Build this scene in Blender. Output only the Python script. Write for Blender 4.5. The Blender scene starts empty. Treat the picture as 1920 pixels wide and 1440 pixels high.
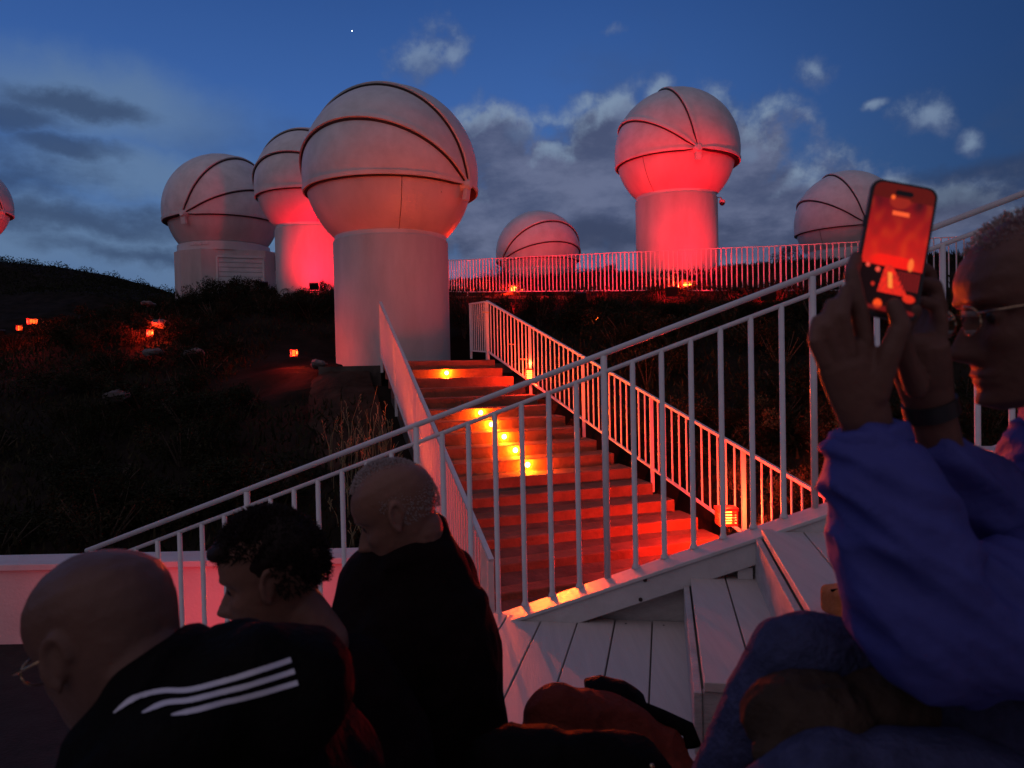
import bpy, math, random
import numpy as np
from mathutils import Vector, Matrix, noise
from mathutils.bvhtree import BVHTree
random.seed(7); RNG = np.random.default_rng(11)
SC = bpy.context.scene
COL = SC.collection
R_ = math.radians

# ------------------------------------------------------------------ camera
FPX = 1420.0
PITCH = math.atan(31.0/FPX); ROLL = R_(1.2)
fw = Vector((0, math.cos(PITCH), -math.sin(PITCH)))
up0 = Vector((0, math.sin(PITCH), math.cos(PITCH))); rt0 = Vector((1, 0, 0))
rt = rt0*math.cos(ROLL) - up0*math.sin(ROLL)
up = up0*math.cos(ROLL) + rt0*math.sin(ROLL)
cd = bpy.data.cameras.new('camera'); cam = bpy.data.objects.new('camera', cd); COL.objects.link(cam)
cam.matrix_world = Matrix(((rt.x, up.x, -fw.x, 0), (rt.y, up.y, -fw.y, 0), (rt.z, up.z, -fw.z, 0), (0, 0, 0, 1)))
cd.sensor_width = 36; cd.lens = FPX/1920*36; cd.clip_start = 0.05; cd.clip_end = 6000
cd.dof.use_dof = True; cd.dof.focus_distance = 11; cd.dof.aperture_fstop = 6.5
SC.camera = cam

def ray(px, py):
    return fw + rt*((px-960)/FPX) + up*((720-py)/FPX)
def at(px, py, Y):
    d = ray(px, py); return d*(Y/d.y)

# ------------------------------------------------------------------ world
SC.view_settings.view_transform = 'Standard'; SC.view_settings.look = 'None'
SC.view_settings.gamma = 1; SC.view_settings.exposure = 0; SC.view_settings.use_curve_mapping = False
W = bpy.data.worlds.new("World"); SC.world = W; W.use_nodes = True
nt = W.node_tree; bg = nt.nodes['Background']
def srgb(r, g, b):
    f = lambda c: (c/255/12.92) if c/255 <= .04045 else ((c/255+.055)/1.055)**2.4
    return (f(r), f(g), f(b), 1)
def nd(t, tree=None, **kw):
    n = (tree or nt).nodes.new(t)
    for k, v in kw.items(): setattr(n, k, v)
    return n
def lk(a, b, tree=None): (tree or nt).links.new(a, b)
def setin(sock, v):
    if hasattr(v, 'is_linked') or isinstance(v, bpy.types.NodeSocket): sock.id_data.links.new(v, sock)
    else: sock.default_value = v
def M(op, a, b=0.0, c=None, clamp=False):
    n = nd('ShaderNodeMath', operation=op, use_clamp=clamp); setin(n.inputs[0], a); setin(n.inputs[1], b)
    if c is not None: setin(n.inputs[2], c)
    return n.outputs[0]
def mixc(f, a, b):
    n = nd('ShaderNodeMix', data_type='RGBA'); setin(n.inputs[0], f); setin(n.inputs[6], a); setin(n.inputs[7], b)
    return n.outputs[2]
def sstep(x, a, b):
    n = nd('ShaderNodeMapRange', interpolation_type='SMOOTHSTEP'); setin(n.inputs[0], x)
    n.inputs[1].default_value = a; n.inputs[2].default_value = b; return n.outputs[0]
tc = nd('ShaderNodeTexCoord'); DIR = tc.outputs['Generated']
sep = nd('ShaderNodeSeparateXYZ'); lk(DIR, sep.inputs[0]); dx, dy, dz = sep.outputs
def wnoise(scale, detail, rough=.55, zs=1.0, off=0):
    mp = nd('ShaderNodeMapping'); lk(DIR, mp.inputs[0]); mp.inputs[3].default_value = (1, 1, zs); mp.inputs[1].default_value = (off, off*.7, off*.3)
    n = nd('ShaderNodeTexNoise'); lk(mp.outputs[0], n.inputs['Vector']); n.inputs['Scale'].default_value = scale
    n.inputs['Detail'].default_value = detail; n.inputs['Roughness'].default_value = rough
    return n
# dusk sky: Nishita with the sun just under the horizon, tinted towards the blue hour
sky = nd('ShaderNodeTexSky', sky_type='NISHITA', sun_disc=False)
sky.sun_elevation = R_(-2.5); sky.sun_rotation = R_(-60)
skym = nd('ShaderNodeMix', data_type='RGBA', blend_type='MULTIPLY'); skym.inputs[0].default_value = 1
lk(sky.outputs[0], skym.inputs[6]); skym.inputs[7].default_value = (.10, .16, .30, 1)
# colour by elevation
ramp = nd('ShaderNodeValToRGB'); lk(sstep(dz, -.05, .75), ramp.inputs[0])
cr = ramp.color_ramp; cr.interpolation = 'LINEAR'
cr.elements[0].position = 0.0; cr.elements[0].color = srgb(72, 92, 125)
cr.elements[1].position = 1.0; cr.elements[1].color = srgb(18, 42, 96)
for p, c in ((.10, srgb(82, 110, 150)), (.26, srgb(70, 109, 166)), (.45, srgb(58, 97, 162)), (.66, srgb(45, 81, 143)), (.85, srgb(30, 58, 110))):
    e = cr.elements.new(p); e.color = c
az = M('MULTIPLY', dx, 1.0)
rightdark = sstep(az, .02, .68)
base = mixc(M('MULTIPLY', rightdark, .82), ramp.outputs[0], srgb(18, 44, 84))
addn = nd('ShaderNodeMix', data_type='RGBA', blend_type='ADD'); addn.inputs[0].default_value = .12
lk(base, addn.inputs[6]); lk(skym.outputs[2], addn.inputs[7]); col = addn.outputs[2]
# warp for cloud edges
wn = wnoise(5.5, 7, .62); ws = nd('ShaderNodeVectorMath', operation='SUBTRACT'); lk(wn.outputs['Color'], ws.inputs[0]); ws.inputs[1].default_value = (.5, .5, .5)
wm = nd('ShaderNodeVectorMath', operation='SCALE'); lk(ws.outputs[0], wm.inputs[0]); wm.inputs['Scale'].default_value = .09
wa = nd('ShaderNodeVectorMath', operation='ADD'); lk(DIR, wa.inputs[0]); lk(wm.outputs[0], wa.inputs[1]); WD = wa.outputs[0]
def blob(px, py, rx, ry, src=WD):
    c = ray(px, py).normalized(); k = 1/ray(px, py).length
    s = nd('ShaderNodeVectorMath', operation='SUBTRACT'); lk(src, s.inputs[0]); s.inputs[1].default_value = c
    m = nd('ShaderNodeVectorMath', operation='MULTIPLY'); lk(s.outputs[0], m.inputs[0])
    a, b = rx/FPX*k, ry/FPX*k
    m.inputs[1].default_value = (1/a, 1/a, 1/b)
    l = nd('ShaderNodeVectorMath', operation='LENGTH'); lk(m.outputs[0], l.inputs[0]); return l.outputs['Value']
def union(lst):
    v = lst[0]
    for x in lst[1:]: v = M('MINIMUM', v, x)
    return v
fine = wnoise(14, 8, .6).outputs[0]; mid = wnoise(4.2, 6, .58, 1.6, 3.1).outputs[0]
# generic thin cloud everywhere near the horizon
gen = M('MULTIPLY', sstep(mid, .48, .70), sstep(dz, .62, .02))
col = mixc(M('MULTIPLY', gen, .5), col, srgb(62, 76, 104))
# pale veils low on the left
veil = union([blob(330, 455, 420, 85), blob(60, 440, 330, 90), blob(250, 330, 260, 60), blob(190, 210, 300, 90)])
col = mixc(M('MULTIPLY', sstep(M('ADD', veil, M('MULTIPLY', mid, .8)), 1.65, .55), .75), col, srgb(98, 124, 156))
# long grey-blue bars on the left
bars = union([blob(40, 348, 150, 48), blob(20, 238, 100, 32), blob(170, 420, 270, 34), blob(110, 290, 100, 24), blob(280, 475, 200, 26), blob(-160, 300, 220, 70), blob(120, 215, 140, 24), blob(60, 415, 160, 40)])
mid2 = wnoise(8.5, 7, .6, 2.2, 1.3).outputs[0]
bm = sstep(M('ADD', bars, M('MULTIPLY', M('SUBTRACT', mid2, .5), 2.4)), 1.35, .15)
col = mixc(M('MULTIPLY', bm, .7), col, srgb(44, 60, 92))
# cumulus bank in the middle with single puffs: one density field, its upper edges catch the last light
def shift(v, dz_):
    n = nd('ShaderNodeVectorMath', operation='ADD'); lk(v, n.inputs[0]); n.inputs[1].default_value = (-.25*dz_, 0, dz_); return n.outputs[0]
def dens(src):
    w1 = nd('ShaderNodeTexNoise'); lk(src, w1.inputs['Vector']); w1.inputs['Scale'].default_value = 7.5; w1.inputs['Detail'].default_value = 5
    sb = nd('ShaderNodeVectorMath', operation='SUBTRACT'); lk(w1.outputs['Color'], sb.inputs[0]); sb.inputs[1].default_value = (.5, .5, .5)
    sc = nd('ShaderNodeVectorMath', operation='SCALE'); lk(sb.outputs[0], sc.inputs[0]); sc.inputs['Scale'].default_value = .075
    ad = nd('ShaderNodeVectorMath', operation='ADD'); lk(src, ad.inputs[0]); lk(sc.outputs[0], ad.inputs[1]); s_ = ad.outputs[0]
    bl = union([blob(1040, 350, 180, 110, s_), blob(1200, 390, 290, 180, s_), blob(960, 430, 190, 120, s_), blob(1430, 420, 220, 140, s_), blob(930, 260, 90, 70, s_), blob(1330, 300, 190, 110, s_), blob(1650, 420, 260, 80, s_), blob(1130, 245, 120, 70, s_)])
    pf_ = union([blob(790, 95, 72, 52, s_), blob(850, 108, 44, 20, s_), blob(890, 215, 48, 36, s_), blob(975, 246, 44, 26, s_), blob(1030, 215, 40, 26, s_), blob(1078, 192, 36, 26, s_), blob(1162, 178, 42, 32, s_), blob(1240, 166, 38, 20, s_), blob(1355, 200, 34, 34, s_),
                 blob(1532, 138, 42, 40, s_), blob(1468, 202, 46, 26, s_), blob(1735, 222, 56, 42, s_), blob(1822, 266, 28, 28, s_), blob(1145, 36, 34, 16, s_), blob(1413, 273, 26, 16, s_), blob(1508, 345, 40, 14, s_), blob(1630, 208, 34, 14, s_), blob(2100, 300, 70, 50, s_)])
    f_ = nd('ShaderNodeTexNoise'); lk(src, f_.inputs['Vector']); f_.inputs['Scale'].default_value = 26; f_.inputs['Detail'].default_value = 6; f_.inputs['Roughness'].default_value = .58
    fn = M('SUBTRACT', f_.outputs[0], .5)
    a_ = sstep(M('ADD', bl, M('MULTIPLY', fn, 1.2)), 1.15, .6)
    b_ = sstep(M('ADD', pf_, M('MULTIPLY', fn, 2.4)), 1.25, .05)
    return a_, M('MAXIMUM', a_, b_), b_
a0, m0, b0 = dens(DIR); a1, m1, b1 = dens(shift(DIR, .020))
rimv = M('SUBTRACT', m0, m1, clamp=True)
bankc = mixc(sstep(mid2, .36, .66), srgb(72, 80, 108), srgb(104, 111, 138))
puffc = mixc(sstep(fine, .35, .65), srgb(86, 102, 134), srgb(112, 128, 156))
cc_ = mixc(M('MULTIPLY', b0, M('SUBTRACT', 1.0, M('MULTIPLY', a0, .35))), bankc, puffc)
cc_ = mixc(M('MULTIPLY', rimv, .8, clamp=True), cc_, srgb(132, 152, 176))
col = mixc(M('MULTIPLY', m0, M('ADD', .72, M('MULTIPLY', a0, .18))), col, cc_)
dark = union([blob(1820, 390, 260, 60), blob(1100, 445, 300, 40), blob(1650, 440, 250, 40), blob(1850, 330, 200, 30)])
dk = sstep(M('ADD', dark, M('MULTIPLY', M('SUBTRACT', mid2, .5), 2.0)), 1.25, .2)
col = mixc(M('MULTIPLY', dk, .55), col, srgb(48, 58, 84))
# behind the camera: the last pinkish afterglow on a thin cloud deck, outside the frame
behind = M('MULTIPLY', sstep(dy, .25, -.55), sstep(dz, .98, .25))
col = mixc(M('MULTIPLY', behind, .8), col, mixc(sstep(mid, .35, .65), srgb(122, 113, 118), srgb(140, 130, 134)))
# below the horizon: dark land tone so the ground bounce stays low
col = mixc(sstep(dz, -.02, -.10), col, srgb(20, 22, 28))
lk(col, bg.inputs[0]); bg.inputs[1].default_value = 1.0

# added fill: a very weak, very soft sun lamp from nearly overhead
sd = bpy.data.lights.new('sun', 'SUN'); sd.energy = .30; sd.angle = R_(80); sd.color = (1, .78, .72)
so = bpy.data.objects.new('sun', sd); COL.objects.link(so); so.rotation_euler = (R_(26), 0, R_(-50))
SC.cycles.use_denoising = True; SC.cycles.sample_clamp_indirect = 4; SC.cycles.max_bounces = 6
SC.cycles.diffuse_bounces = 3; SC.cycles.glossy_bounces = 3

# ------------------------------------------------------------------ helpers
ORG = {}
def reg(o, org): ORG[o.name] = Vector(org); return o
def tag(o, label=None, cat=None, group=None, kind=None):
    if label: o['label'] = label
    if cat: o['category'] = cat
    if group: o['group'] = group
    if kind: o['kind'] = kind
    return o
def thing(name, loc, label, cat, group=None):
    o = bpy.data.objects.new(name, None); COL.objects.link(o); o.location = loc; o.empty_display_size = .1
    reg(o, loc); return tag(o, label, cat, group)
def link_mesh(name, me, parent=None, loc=(0, 0, 0), rot=None, scale=None):
    o = bpy.data.objects.new(name, me); COL.objects.link(o)
    if parent: o.parent = parent; reg(o, ORG[parent.name])
    else: reg(o, (0, 0, 0))
    o.location = loc
    if rot: o.rotation_euler = rot
    if scale: o.scale = scale
    return o
class MB:
    def __init__(s): s.v = []; s.f = []
    def add(s, vs, fs):
        n = len(s.v); s.v += [tuple(x) for x in vs]; s.f += [tuple(i+n for i in f) for f in fs]; return s
    def box(s, c, sz, mat=None):
        c = Vector(c); hx, hy, hz = sz[0]/2, sz[1]/2, sz[2]/2
        vs = [Vector((x, y, z)) for x in (-hx, hx) for y in (-hy, hy) for z in (-hz, hz)]
        if mat: vs = [mat @ v for v in vs]
        return s.add([v+c for v in vs], [(0, 1, 3, 2), (4, 6, 7, 5), (0, 4, 5, 1), (2, 3, 7, 6), (0, 2, 6, 4), (1, 5, 7, 3)])
    def bar(s, a, b, w, h, upv=(0, 0, 1)):
        a = Vector(a); b = Vector(b); t = (b-a).normalized(); u = Vector(upv); sd = t.cross(u)
        if sd.length < 1e-4: sd = t.cross(Vector((0, 1, 0)))
        sd.normalize(); u = sd.cross(t).normalized()
        vs = [p+sd*x*w/2+u*y*h/2 for p in (a, b) for x, y in ((-1, -1), (1, -1), (1, 1), (-1, 1))]
        return s.add(vs, [(3, 2, 1, 0), (4, 5, 6, 7), (0, 1, 5, 4), (1, 2, 6, 5), (2, 3, 7, 6), (3, 0, 4, 7)])
    def prism(s, poly, z0, z1):
        n = len(poly); vs = [(p[0], p[1], z0) for p in poly]+[(p[0], p[1], z1) for p in poly]
        return s.add(vs, [tuple(range(n-1, -1, -1)), tuple(range(n, 2*n))]+[(i, (i+1) % n, n+(i+1) % n, n+i) for i in range(n)])
    def sweep(s, pts, ra, rb=None, side=(1, 0, 0), n=12, caps=True):
        pts = [Vector(p) for p in pts]; m = len(pts)
        if not hasattr(ra, '__len__'): ra = [ra]*m
        rb = ra if rb is None else (rb if hasattr(rb, '__len__') else [rb]*m)
        vs = []; side = Vector(side)
        for i, p in enumerate(pts):
            t = (pts[min(i+1, m-1)]-pts[max(i-1, 0)]).normalized()
            a = side - t*side.dot(t)
            if a.length < .05: a = Vector((0, 1, 0)) - t*t.y
            if a.length < .05: a = Vector((0, 0, 1)) - t*t.z
            a.normalize(); b = t.cross(a)
            for k in range(n):
                w = 2*math.pi*k/n; vs.append(p+a*math.cos(w)*ra[i]+b*math.sin(w)*rb[i])
        fs = [(i*n+k, i*n+(k+1) % n, (i+1)*n+(k+1) % n, (i+1)*n+k) for i in range(m-1) for k in range(n)]
        if caps: fs += [tuple(range(n-1, -1, -1)), tuple((m-1)*n+k for k in range(n))]
        return s.add(vs, fs)
    def ball(s, c, r, n=14, rot=None):
        c = Vector(c); r = (r, r, r) if not hasattr(r, '__len__') else r
        k = n//2; vs = [Vector((0, 0, r[2]))]
        for i in range(1, k):
            a = math.pi*i/k
            for j in range(n):
                b = 2*math.pi*j/n; vs.append(Vector((r[0]*math.sin(a)*math.cos(b), r[1]*math.sin(a)*math.sin(b), r[2]*math.cos(a))))
        vs.append(Vector((0, 0, -r[2])))
        if rot: vs = [rot @ v for v in vs]
        fs = [(0, 1+j, 1+(j+1) % n) for j in range(n)]
        for i in range(k-2):
            for j in range(n): fs.append((1+i*n+j, 1+(i+1)*n+j, 1+(i+1)*n+(j+1) % n, 1+i*n+(j+1) % n))
        e = len(vs)-1; b0 = 1+(k-2)*n
        fs += [(e, b0+(j+1) % n, b0+j) for j in range(n)]
        return s.add([v+c for v in vs], fs)
    def limb(s, pts, rad, n=14, flat=1.0, side=(1, 0, 0)):
        # smooth tapered limb with round ends
        P, Q = [], []
        m = len(pts)
        for i in range(m-1):
            for k in range(4):
                t = k/4; P.append(Vector(pts[i]).lerp(Vector(pts[i+1]), t)); Q.append(rad[i]*(1-t)+rad[i+1]*t)
        P.append(Vector(pts[-1])); Q.append(rad[-1])
        s.sweep(P, Q, [q*flat for q in Q], side, n)
        s.ball(pts[0], rad[0]*.98*min(1, flat), n); s.ball(pts[-1], rad[-1]*.98*min(1, flat), n)
        for p, q in zip(pts[1:-1], rad[1:-1]): s.ball(p, q*min(1, flat), n)
        return s
    def lathe(s, c, prof, n=48, caps=False):
        vs = []; c = Vector(c)
        for r, z in prof:
            for k in range(n):
                w = 2*math.pi*k/n; vs.append(c+Vector((r*math.cos(w), r*math.sin(w), z)))
        m = len(prof)
        fs = [(i*n+k, i*n+(k+1) % n, (i+1)*n+(k+1) % n, (i+1)*n+k) for i in range(m-1) for k in range(n)]
        if caps: fs += [tuple(range(n-1, -1, -1)), tuple((m-1)*n+k for k in range(n))]
        return s.add(vs, fs)
    def mesh(s, name, mat, org=(0, 0, 0), smooth=False):
        me = bpy.data.meshes.new(name); o = Vector(org)
        me.from_pydata([(x-o.x, y-o.y, z-o.z) for x, y, z in s.v], [], s.f)
        if mat: me.materials.append(mat)
        if smooth: me.polygons.foreach_set('use_smooth', [True]*len(me.polygons))
        me.update(); return me
    def build(s, name, mat, parent=None, smooth=False, auto=None):
        org = ORG[parent.name] if parent else (0, 0, 0)
        me = s.mesh(name, mat, org, smooth)
        if auto: me.set_sharp_from_angle(angle=R_(auto))
        return link_mesh(name, me, parent)
def bevel(o, w, seg=2):
    m = o.modifiers.new('bevel', 'BEVEL'); m.width = w; m.segments = seg; m.limit_method = 'ANGLE'; m.angle_limit = R_(40); return o
def remesh(mb, voxel, smooth=4, fac=.5):
    me = mb.mesh('tmp', None); o = bpy.data.objects.new('tmp', me); COL.objects.link(o)
    r = o.modifiers.new('r', 'REMESH'); r.mode = 'VOXEL'; r.voxel_size = voxel; r.use_smooth_shade = True
    if smooth: k = o.modifiers.new('s', 'SMOOTH'); k.iterations = smooth; k.factor = fac
    dg = bpy.context.evaluated_depsgraph_get(); dg.update()
    out = bpy.data.meshes.new_from_object(o.evaluated_get(dg)); bpy.data.objects.remove(o); bpy.data.meshes.remove(me)
    return out
def displace(me, fn):
    n = len(me.vertices); co = np.empty(n*3, 'f'); me.vertices.foreach_get('co', co)
    no = np.empty(n*3, 'f'); me.vertex_normals.foreach_get('vector', no)
    co = co.reshape(-1, 3); no = no.reshape(-1, 3)
    for i in range(n):
        d = fn(Vector(co[i]), Vector(no[i])); co[i] += no[i]*d
    me.vertices.foreach_set('co', co.ravel()); me.update()
def place_world(me, name, mat, parent):
    me.name = name; me.materials.clear(); me.materials.append(mat)
    me.transform(Matrix.Translation(-ORG[parent.name])); return link_mesh(name, me, parent)

# ------------------------------------------------------------------ materials
def mat(name, col, rough=.6, var=.12, scale=4.0, bump=0.0, bscale=30, metal=0, col2=None, spec=.35, coat=0, sheen=0, detail=5, stretch=None):
    m = bpy.data.materials.new(name); m.use_nodes = True; t = m.node_tree; b = t.nodes['Principled BSDF']
    b.inputs['Roughness'].default_value = rough; b.inputs['Metallic'].default_value = metal
    b.inputs['Specular IOR Level'].default_value = spec
    if coat: b.inputs['Coat Weight'].default_value = coat
    if sheen: b.inputs['Sheen Weight'].default_value = sheen
    c = col if len(col) == 4 else (*col, 1)
    c2 = (*col2, 1) if col2 else tuple(x*(1-var*2) for x in c[:3])+(1,)
    co = t.nodes.new('ShaderNodeTexCoord'); mp = t.nodes.new('ShaderNodeMapping'); t.links.new(co.outputs['Object'], mp.inputs[0])
    if stretch: mp.inputs[3].default_value = stretch
    n = t.nodes.new('ShaderNodeTexNoise'); t.links.new(mp.outputs[0], n.inputs['Vector']); n.inputs['Scale'].default_value = scale; n.inputs['Detail'].default_value = detail
    n.inputs['Roughness'].default_value = .62
    r = t.nodes.new('ShaderNodeValToRGB'); r.color_ramp.elements[0].position = .3; r.color_ramp.elements[1].position = .62
    r.color_ramp.elements[0].color = c2; r.color_ramp.elements[1].color = c
    t.links.new(n.outputs[0], r.inputs[0]); t.links.new(r.outputs[0], b.inputs['Base Color'])
    mr = t.nodes.new('ShaderNodeMapRange'); t.links.new(n.outputs[0], mr.inputs[0]); mr.inputs[3].default_value = min(1, rough+.1); mr.inputs[4].default_value = max(.02, rough-.1)
    t.links.new(mr.outputs[0], b.inputs['Roughness'])
    if bump:
        n2 = t.nodes.new('ShaderNodeTexNoise'); t.links.new(mp.outputs[0], n2.inputs['Vector']); n2.inputs['Scale'].default_value = bscale; n2.inputs['Detail'].default_value = 6
        bp = t.nodes.new('ShaderNodeBump'); bp.inputs['Strength'].default_value = bump; bp.inputs['Distance'].default_value = .02
        t.links.new(n2.outputs[0], bp.inputs['Height']); t.links.new(bp.outputs[0], b.inputs['Normal'])
    return m
def emis(name, col, strength):
    m = bpy.data.materials.new(name); m.use_nodes = True; b = m.node_tree.nodes['Principled BSDF']
    b.inputs['Base Color'].default_value = (.02, .02, .02, 1); b.inputs['Emission Color'].default_value = (*col, 1); b.inputs['Emission Strength'].default_value = strength
    return m
M_dome = mat('fibreglass_white', (.64, .63, .62), .42, .09, 1.6, .05, 60, stretch=(1, 1, .35))
M_shell = mat('shell_white', (.68, .67, .66), .5, .10, 2.2, .05, 50)
M_tower = mat('render_white', (.56, .52, .50), .8, .13, 1.3, .35, 45, stretch=(1, 1, .3))
M_seal = mat('rubber_seal', (.035, .022, .02), .7)
M_rail = mat('rail_paint', (.66, .62, .62), .4, .06, 9, .08, 80)
M_deck = mat('deck_paint', (.55, .47, .43), .55, .05, 5, .12, 26, stretch=(9, .5, 9))
M_deckside = mat('deck_side_paint', (.48, .44, .42), .6, .14, 4, .3, 30, stretch=(2, 2, 6))
M_beam = mat('beam_paint', (.58, .54, .53), .35, .10, 6, .15, 40)
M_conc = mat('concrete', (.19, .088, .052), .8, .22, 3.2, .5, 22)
M_concd = mat('concrete_bank', (.10, .075, .06), .9, .3, 2.2, .8, 12)
M_wall = mat('plaster_wall', (.62, .56, .55), .8, .08, 1.5, .3, 30)
M_cap = mat('wall_cap', (.58, .58, .58), .7, .08, 3, .2, 30)
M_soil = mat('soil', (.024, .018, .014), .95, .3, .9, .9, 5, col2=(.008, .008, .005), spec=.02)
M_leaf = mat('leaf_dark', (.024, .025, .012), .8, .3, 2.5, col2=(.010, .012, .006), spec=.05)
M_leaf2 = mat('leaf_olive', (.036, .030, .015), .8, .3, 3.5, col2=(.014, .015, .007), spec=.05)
M_stem = mat('stem_bark', (.08, .055, .035), .85)
M_grass = mat('dry_grass', (.30, .22, .11), .8, .2, 6)
M_rock = mat('rock_pale', (.15, .13, .12), .85, .25, 2.2, .9, 9)
M_black = mat('black_plastic', (.02, .018, .018), .4)
M_iron = mat('lantern_iron', (.10, .05, .045), .5)
M_bulb = emis('lantern_bulb', (1, .40, .04), 9)
M_bulbr = emis('red_bulb', (1, .12, .01), 9)
M_led = emis('step_led', (1, .50, .06), 70)

# ------------------------------------------------------------------ terrain
CP = np.array([(-15, -5, -2.7), (0, -5, -2.7), (15, -5, -2.7), (-8, 6, -2.7), (-3, 7, -2.68), (0, 6, -2.66), (4.5, 5, -2.6), (6.5, 6, -2.0), (8.5, 5, -1.7),
 (-2.75, 14, -.12), (-1.75, 10.3, -1.5), (-.6, 6.7, -2.66), (-.1, 14.3, .05), (2.1, 10.3, -1.4), (3.6, 7.6, -2.35), (5, 9, -1.3), (7, 8.6, -.9),
 (3.5, 13, .3), (8, 13.0, 1.15), (5.67, 15.8, 1.4), (2, 19, 1.7), (-1.35, 22.0, 2.05), (12, 11.5, 1.3), (-.3, 17.4, .4), (-2, 16.8, .1), (-4.6, 15.3, .08), (-3.6, 18.5, .25), (-5.2, 14.2, -.5),
 (-9, 9, -2.4), (-9, 15, -.6), (-7.5, 20, 1.4), (-6.74, 25.6, 2.6), (-11.5, 30, 3.05), (-14, 22, .9), (-20, 30, .6), (-25, 15, -1.8), (-32, 40, 1.5), (-19, 22, .0),
 (1, 29, 3.3), (5.15, 24, 2.75), (13, 30, 3.5), (0, 50, 1), (40, 50, 1), (-15, 50, 1.5), (40, 15, 1), (-60, 50, 1.0), (-60, 0, -4), (60, 0, -3), (0, -60, -5), (-30, -30, -4), (30, -30, -4), (60, 60, 0), (-60, 60, 1.5)], float)
def _fit():
    n = len(CP); d = np.hypot(CP[:, None, 0]-CP[None, :, 0], CP[:, None, 1]-CP[None, :, 1])
    A = np.zeros((n+1, n+1)); A[:n, :n] = -d - np.eye(n)*.05; A[:n, n] = 1; A[n, :n] = 1
    return np.linalg.solve(A, np.r_[CP[:, 2], 0])
WT = _fit()
def hxy(X, Y):
    X = np.atleast_1d(np.asarray(X, float)); Y = np.atleast_1d(np.asarray(Y, float))
    Xc = np.clip(X, -60, 60); Yc = np.clip(Y, -60, 62)
    z = np.full(X.shape, WT[-1])
    for (cx, cy, _), w in zip(CP, WT): z = z - w*np.hypot(Xc-cx, Yc-cy)
    # ridge far to the left
    rid = np.interp(X, [-400, -150, -95, -67, -58, -50, -42, -30, -5, 300], [37, 25.8, 18.8, 14.3, 12.7, 10.8, 8.4, 4, .8, 0.3])
    z = z + rid*np.exp(-((Y-100)/30.0)**2) + np.clip(rid, 0, 40)*.5*np.clip((Y-100)/400, 0, 1)*(X < -20)
    return z
# stairs geometry shared with the terrain cut
RISE, GO, NST = .15, .39, 17
def xl(Y): return -.205-.29*(Y-6.24)
def xr(Y): return -.43+.513*(14.2-Y)
def step_line(i):
    Y = 13.3-GO*i; X = -1.37+.4*GO*i
    # intersections of the line through (X,Y), direction (1,.4), with both rails
    a = lambda k, c: ((c + k*(Y) - X)/(1-k*.4))
    tl = (-.205-.29*(Y-6.24)-X)/(1+.29*.4); tr = (-.43+.513*(14.2-Y)-X)/(1+.513*.4)
    return Vector((X+tl, Y+.4*tl)), Vector((X+tr, Y+.4*tr))
def tz(x, y):
    z = float(hxy(x, y)[0])
    return z
def grid_axis(lo, hi, fine_lo, fine_hi, st):
    a = list(np.arange(fine_lo, fine_hi, st)); g = st; x = fine_hi
    while x < hi: a.append(x); g *= 1.22; x += g
    a.append(hi); g = st; x = fine_lo; pre = []
    while x > lo: g *= 1.22; x -= g; pre.append(max(x, lo))
    return np.array(sorted(set(pre+a)))
gx = grid_axis(-1500, 1500, -24, 16, .3); gy = grid_axis(-1500, 2500, -2, 34, .3)
GX, GY = np.meshgrid(gx, gy); GZ = hxy(GX.ravel(), GY.ravel()).reshape(GX.shape)
for j in range(GX.shape[0]):
    for i in range(GX.shape[1]):
        x, y = GX[j, i], GY[j, i]
        far = abs(y-100) < 60 and x < 0
        GZ[j, i] += .10*noise.noise((x*.9, y*.9, 0)) + .22*noise.noise((x*.25, y*.25, 3)) if not far else 1.3*noise.noise((x*.08, y*.08, 0))+.2*noise.noise((x*.4, y*.3, 0))
        # keep clear under stairs, landing and stage
        if 5.5 < y < 15.2 and xl(y)-.35 < x < xr(y)+.45 and y < 14.4:
            i0 = (13.3 - y + (x+1.37)*.0)/GO; zz = .15-RISE*max(0, min(NST+1, ((13.3-y)*1+(x+1.37)*.4)/(1.16)/GO*1.08))
            GZ[j, i] = min(GZ[j, i], zz-.45)
        if 13.0 < y < 19 and -3.4 < x < .3: GZ[j, i] = min(GZ[j, i], -.1)
        if -8 < y < 7.4 and -9 < x < 7.5: GZ[j, i] = min(GZ[j, i], -2.72)
me = bpy.data.meshes.new('ground'); nx = len(gx); ny = len(gy)
me.from_pydata(np.c_[GX.ravel(), GY.ravel(), GZ.ravel()].tolist(), [], [(j*nx+i, j*nx+i+1, (j+1)*nx+i+1, (j+1)*nx+i) for j in range(ny-1) for i in range(nx-1)])
me.materials.append(M_soil)
def ground_z(X, Y):
    i = np.clip(np.searchsorted(gx, X)-1, 0, nx-2); j = np.clip(np.searchsorted(gy, Y)-1, 0, ny-2)
    u = (X-gx[i])/(gx[i+1]-gx[i]); v = (Y-gy[j])/(gy[j+1]-gy[j])
    return GZ[j, i]*(1-u)*(1-v)+GZ[j, i+1]*u*(1-v)+GZ[j+1, i]*(1-u)*v+GZ[j+1, i+1]*u*v; me.polygons.foreach_set('use_smooth', [True]*len(me.polygons))
tag(link_mesh('ground', me), kind='structure')

# flat paved court at the foot of the stairs
b = MB(); b.prism([(-8, 2), (4.4, 2), (4.4, 7.9), (-1, 8.0), (-8, 7.4)], -2.75, -2.62)
tag(b.build('paved_court', mat('asphalt', (.016, .014, .013), .9, .2, 6, .5, 40)), kind='structure')

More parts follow.
